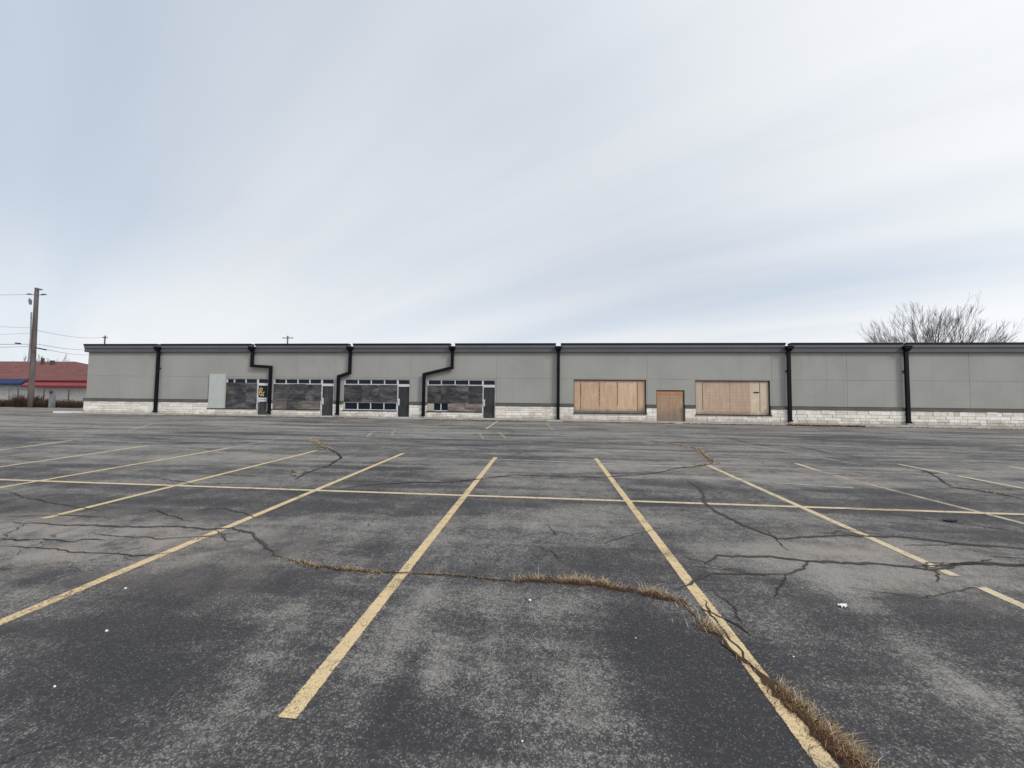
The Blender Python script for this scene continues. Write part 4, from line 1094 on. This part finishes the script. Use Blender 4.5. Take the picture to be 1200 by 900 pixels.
def shrub(px, Y, h, w, lab, seed, grp):
    rr = random.Random(seed); x = A(px, 470, Y).x; b0 = Vector((x, Y, fb - .02)); mb = MB()
    for k in range(190):
        an = rr.uniform(0, 6.28); rd = w * math.sqrt(rr.random()) * .8
        p = b0 + Vector((math.cos(an) * rd, math.sin(an) * rd * .6, 0)); d = Vector((math.cos(an) * rr.uniform(0, .6) + rr.gauss(0, .25), math.sin(an) * .4 + rr.gauss(0, .2), 1)).normalized()
        grow(mb, p, d, h * rr.uniform(.4, 1.0), .018, 1, .6, rr, 3, .010, .2)
    tag(mb.build('leafless_shrub', M['twig'], loc=b0), lab, 'shrub', grp)
SG = 'brown brush along the fence'
for i, (px, h, w, lab) in enumerate((
    (-60, .62, 1.6, 'brown brush along the fence beyond the left edge'), (-28, .64, 1.5, 'brown leafless brush at the far left of the fence'), (2, .6, 1.3, 'brown leafless brush at the left edge below the blue awning'), (17, .6, 1.2, 'brown brush between the two pale fence posts'), (30, .95, 1.1, 'dark brush around the foot of the leaning pole'),
    (46, .72, 1.2, 'dark brush between the leaning pole and the grey pedestal'), (55, .62, .8, 'small dark brush just left of the grey pedestal'), (70, .66, 1.2, 'reddish brush right of the grey pedestal'), (83, .56, 1.1, 'brown brush below the right end of the red awning'), (95, .56, 1.0, 'brown brush beside the corner of the grey building'))):
    shrub(px, FY + (.7 if i % 2 else -.5), h, w, lab, i + 30, SG)

# ------------------------------------------------------------------ sky and sun
SUN_AZ, SUN_EL = 124.0, 38.0                 # azimuth clockwise from +Y
sd = Vector((math.sin(rad(SUN_AZ)) * math.cos(rad(SUN_EL)), math.cos(rad(SUN_AZ)) * math.cos(rad(SUN_EL)), math.sin(rad(SUN_EL))))
w = bpy.data.worlds.new('World'); scene.world = w; w.use_nodes = True
t = NT(w.node_tree); bg = t.n['Background']
sky = t.new('ShaderNodeTexSky', sky_type='NISHITA'); sky.sun_disc = False
sky.sun_elevation = rad(SUN_EL); sky.sun_rotation = rad(SUN_AZ); sky.dust_density = 1.5; sky.ozone_density = 1.0
d = t.new('ShaderNodeTexCoord').outputs['Generated']
s = t.new('ShaderNodeSeparateXYZ'); t.l.new(d, s.inputs[0])
up = t.math('ADD', t.math('MAXIMUM', s.outputs[2], 0), .13)
u = t.math('DIVIDE', s.outputs[0], up); v = t.math('DIVIDE', s.outputs[1], up)
ax_, ay_ = -.84, .54
al = t.math('ADD', t.math('MULTIPLY', u, ax_), t.math('MULTIPLY', v, ay_))
ac = t.math('ADD', t.math('MULTIPLY', u, -ay_), t.math('MULTIPLY', v, ax_))
cb = t.new('ShaderNodeCombineXYZ'); t.l.new(t.math('MULTIPLY', al, .22), cb.inputs[0]); t.l.new(ac, cb.inputs[1])
n1 = t.noise(cb.outputs[0], .55, 5, .48, .35)
cb2 = t.new('ShaderNodeCombineXYZ'); t.l.new(t.math('MULTIPLY', al, .16), cb2.inputs[0]); t.l.new(ac, cb2.inputs[1]); cb2.inputs[2].default_value = 4.3
n2 = t.noise(cb2.outputs[0], 1.7, 5, .5, .3)
dot = t.new('ShaderNodeVectorMath', operation='DOT_PRODUCT'); t.l.new(d, dot.inputs[0]); dot.inputs[1].default_value = sd
glow = t.ss(dot.outputs['Value'], -.1, 1.0)
dens = t.math('ADD', t.math('MULTIPLY', n1, .75), t.math('MULTIPLY', n2, .44))
dens = t.math('ADD', dens, t.math('MULTIPLY', glow, .55))
dens = t.math('ADD', dens, t.ss(s.outputs[2], .38, .02, 0, .30))
cov = t.ss(dens, .30, 1.0, .78, .98)
bright = t.math('ADD', t.math('ADD', t.math('MULTIPLY', glow, 1.7), 5.55), t.math('MULTIPLY', t.ss(dens, .30, 1.1), 1.5))
bright = t.math('ADD', bright, t.ss(s.outputs[2], .36, .0, 0, .7))
cb3 = t.new('ShaderNodeCombineXYZ'); t.l.new(t.math('MULTIPLY', al, .10), cb3.inputs[0]); t.l.new(ac, cb3.inputs[1]); cb3.inputs[2].default_value = 9.1
n3 = t.noise(cb3.outputs[0], 3.6, 5, .5, .25)
bright = t.math('ADD', bright, t.math('MULTIPLY', t.math('SUBTRACT', n3, .5), t.ss(glow, .1, .6, .5, 1.5)))
cc = t.mix(t.math('MAXIMUM', t.ss(dens, .34, .95), t.ss(s.outputs[2], .22, .02, 0, .75)), (.865, .975, 1.13), (.97, 1.0, 1.035))
vm = t.new('ShaderNodeVectorMath', operation='SCALE'); t.l.new(cc, vm.inputs[0]); t.l.new(bright, vm.inputs['Scale'])
colr = t.mix(cov, sky.outputs[0], vm.outputs[0])
t.l.new(colr, bg.inputs['Color']); bg.inputs['Strength'].default_value = .09
sl = bpy.data.lights.new('sun', 'SUN'); sl.energy = 1.5; sl.angle = rad(14); sl.color = (1, .96, .90)
so = bpy.data.objects.new('sun', sl); COL.objects.link(so); so.rotation_euler = (-sd).to_track_quat('-Z', 'Y').to_euler(); so.location = (20, -10, 30)

vs = scene.view_settings
vs.view_transform = 'Standard'; vs.look = 'None'; vs.gamma = 1; vs.use_curve_mapping = False; vs.exposure = 0.45
scene.cycles.max_bounces = 6; scene.cycles.transparent_max_bounces = 16
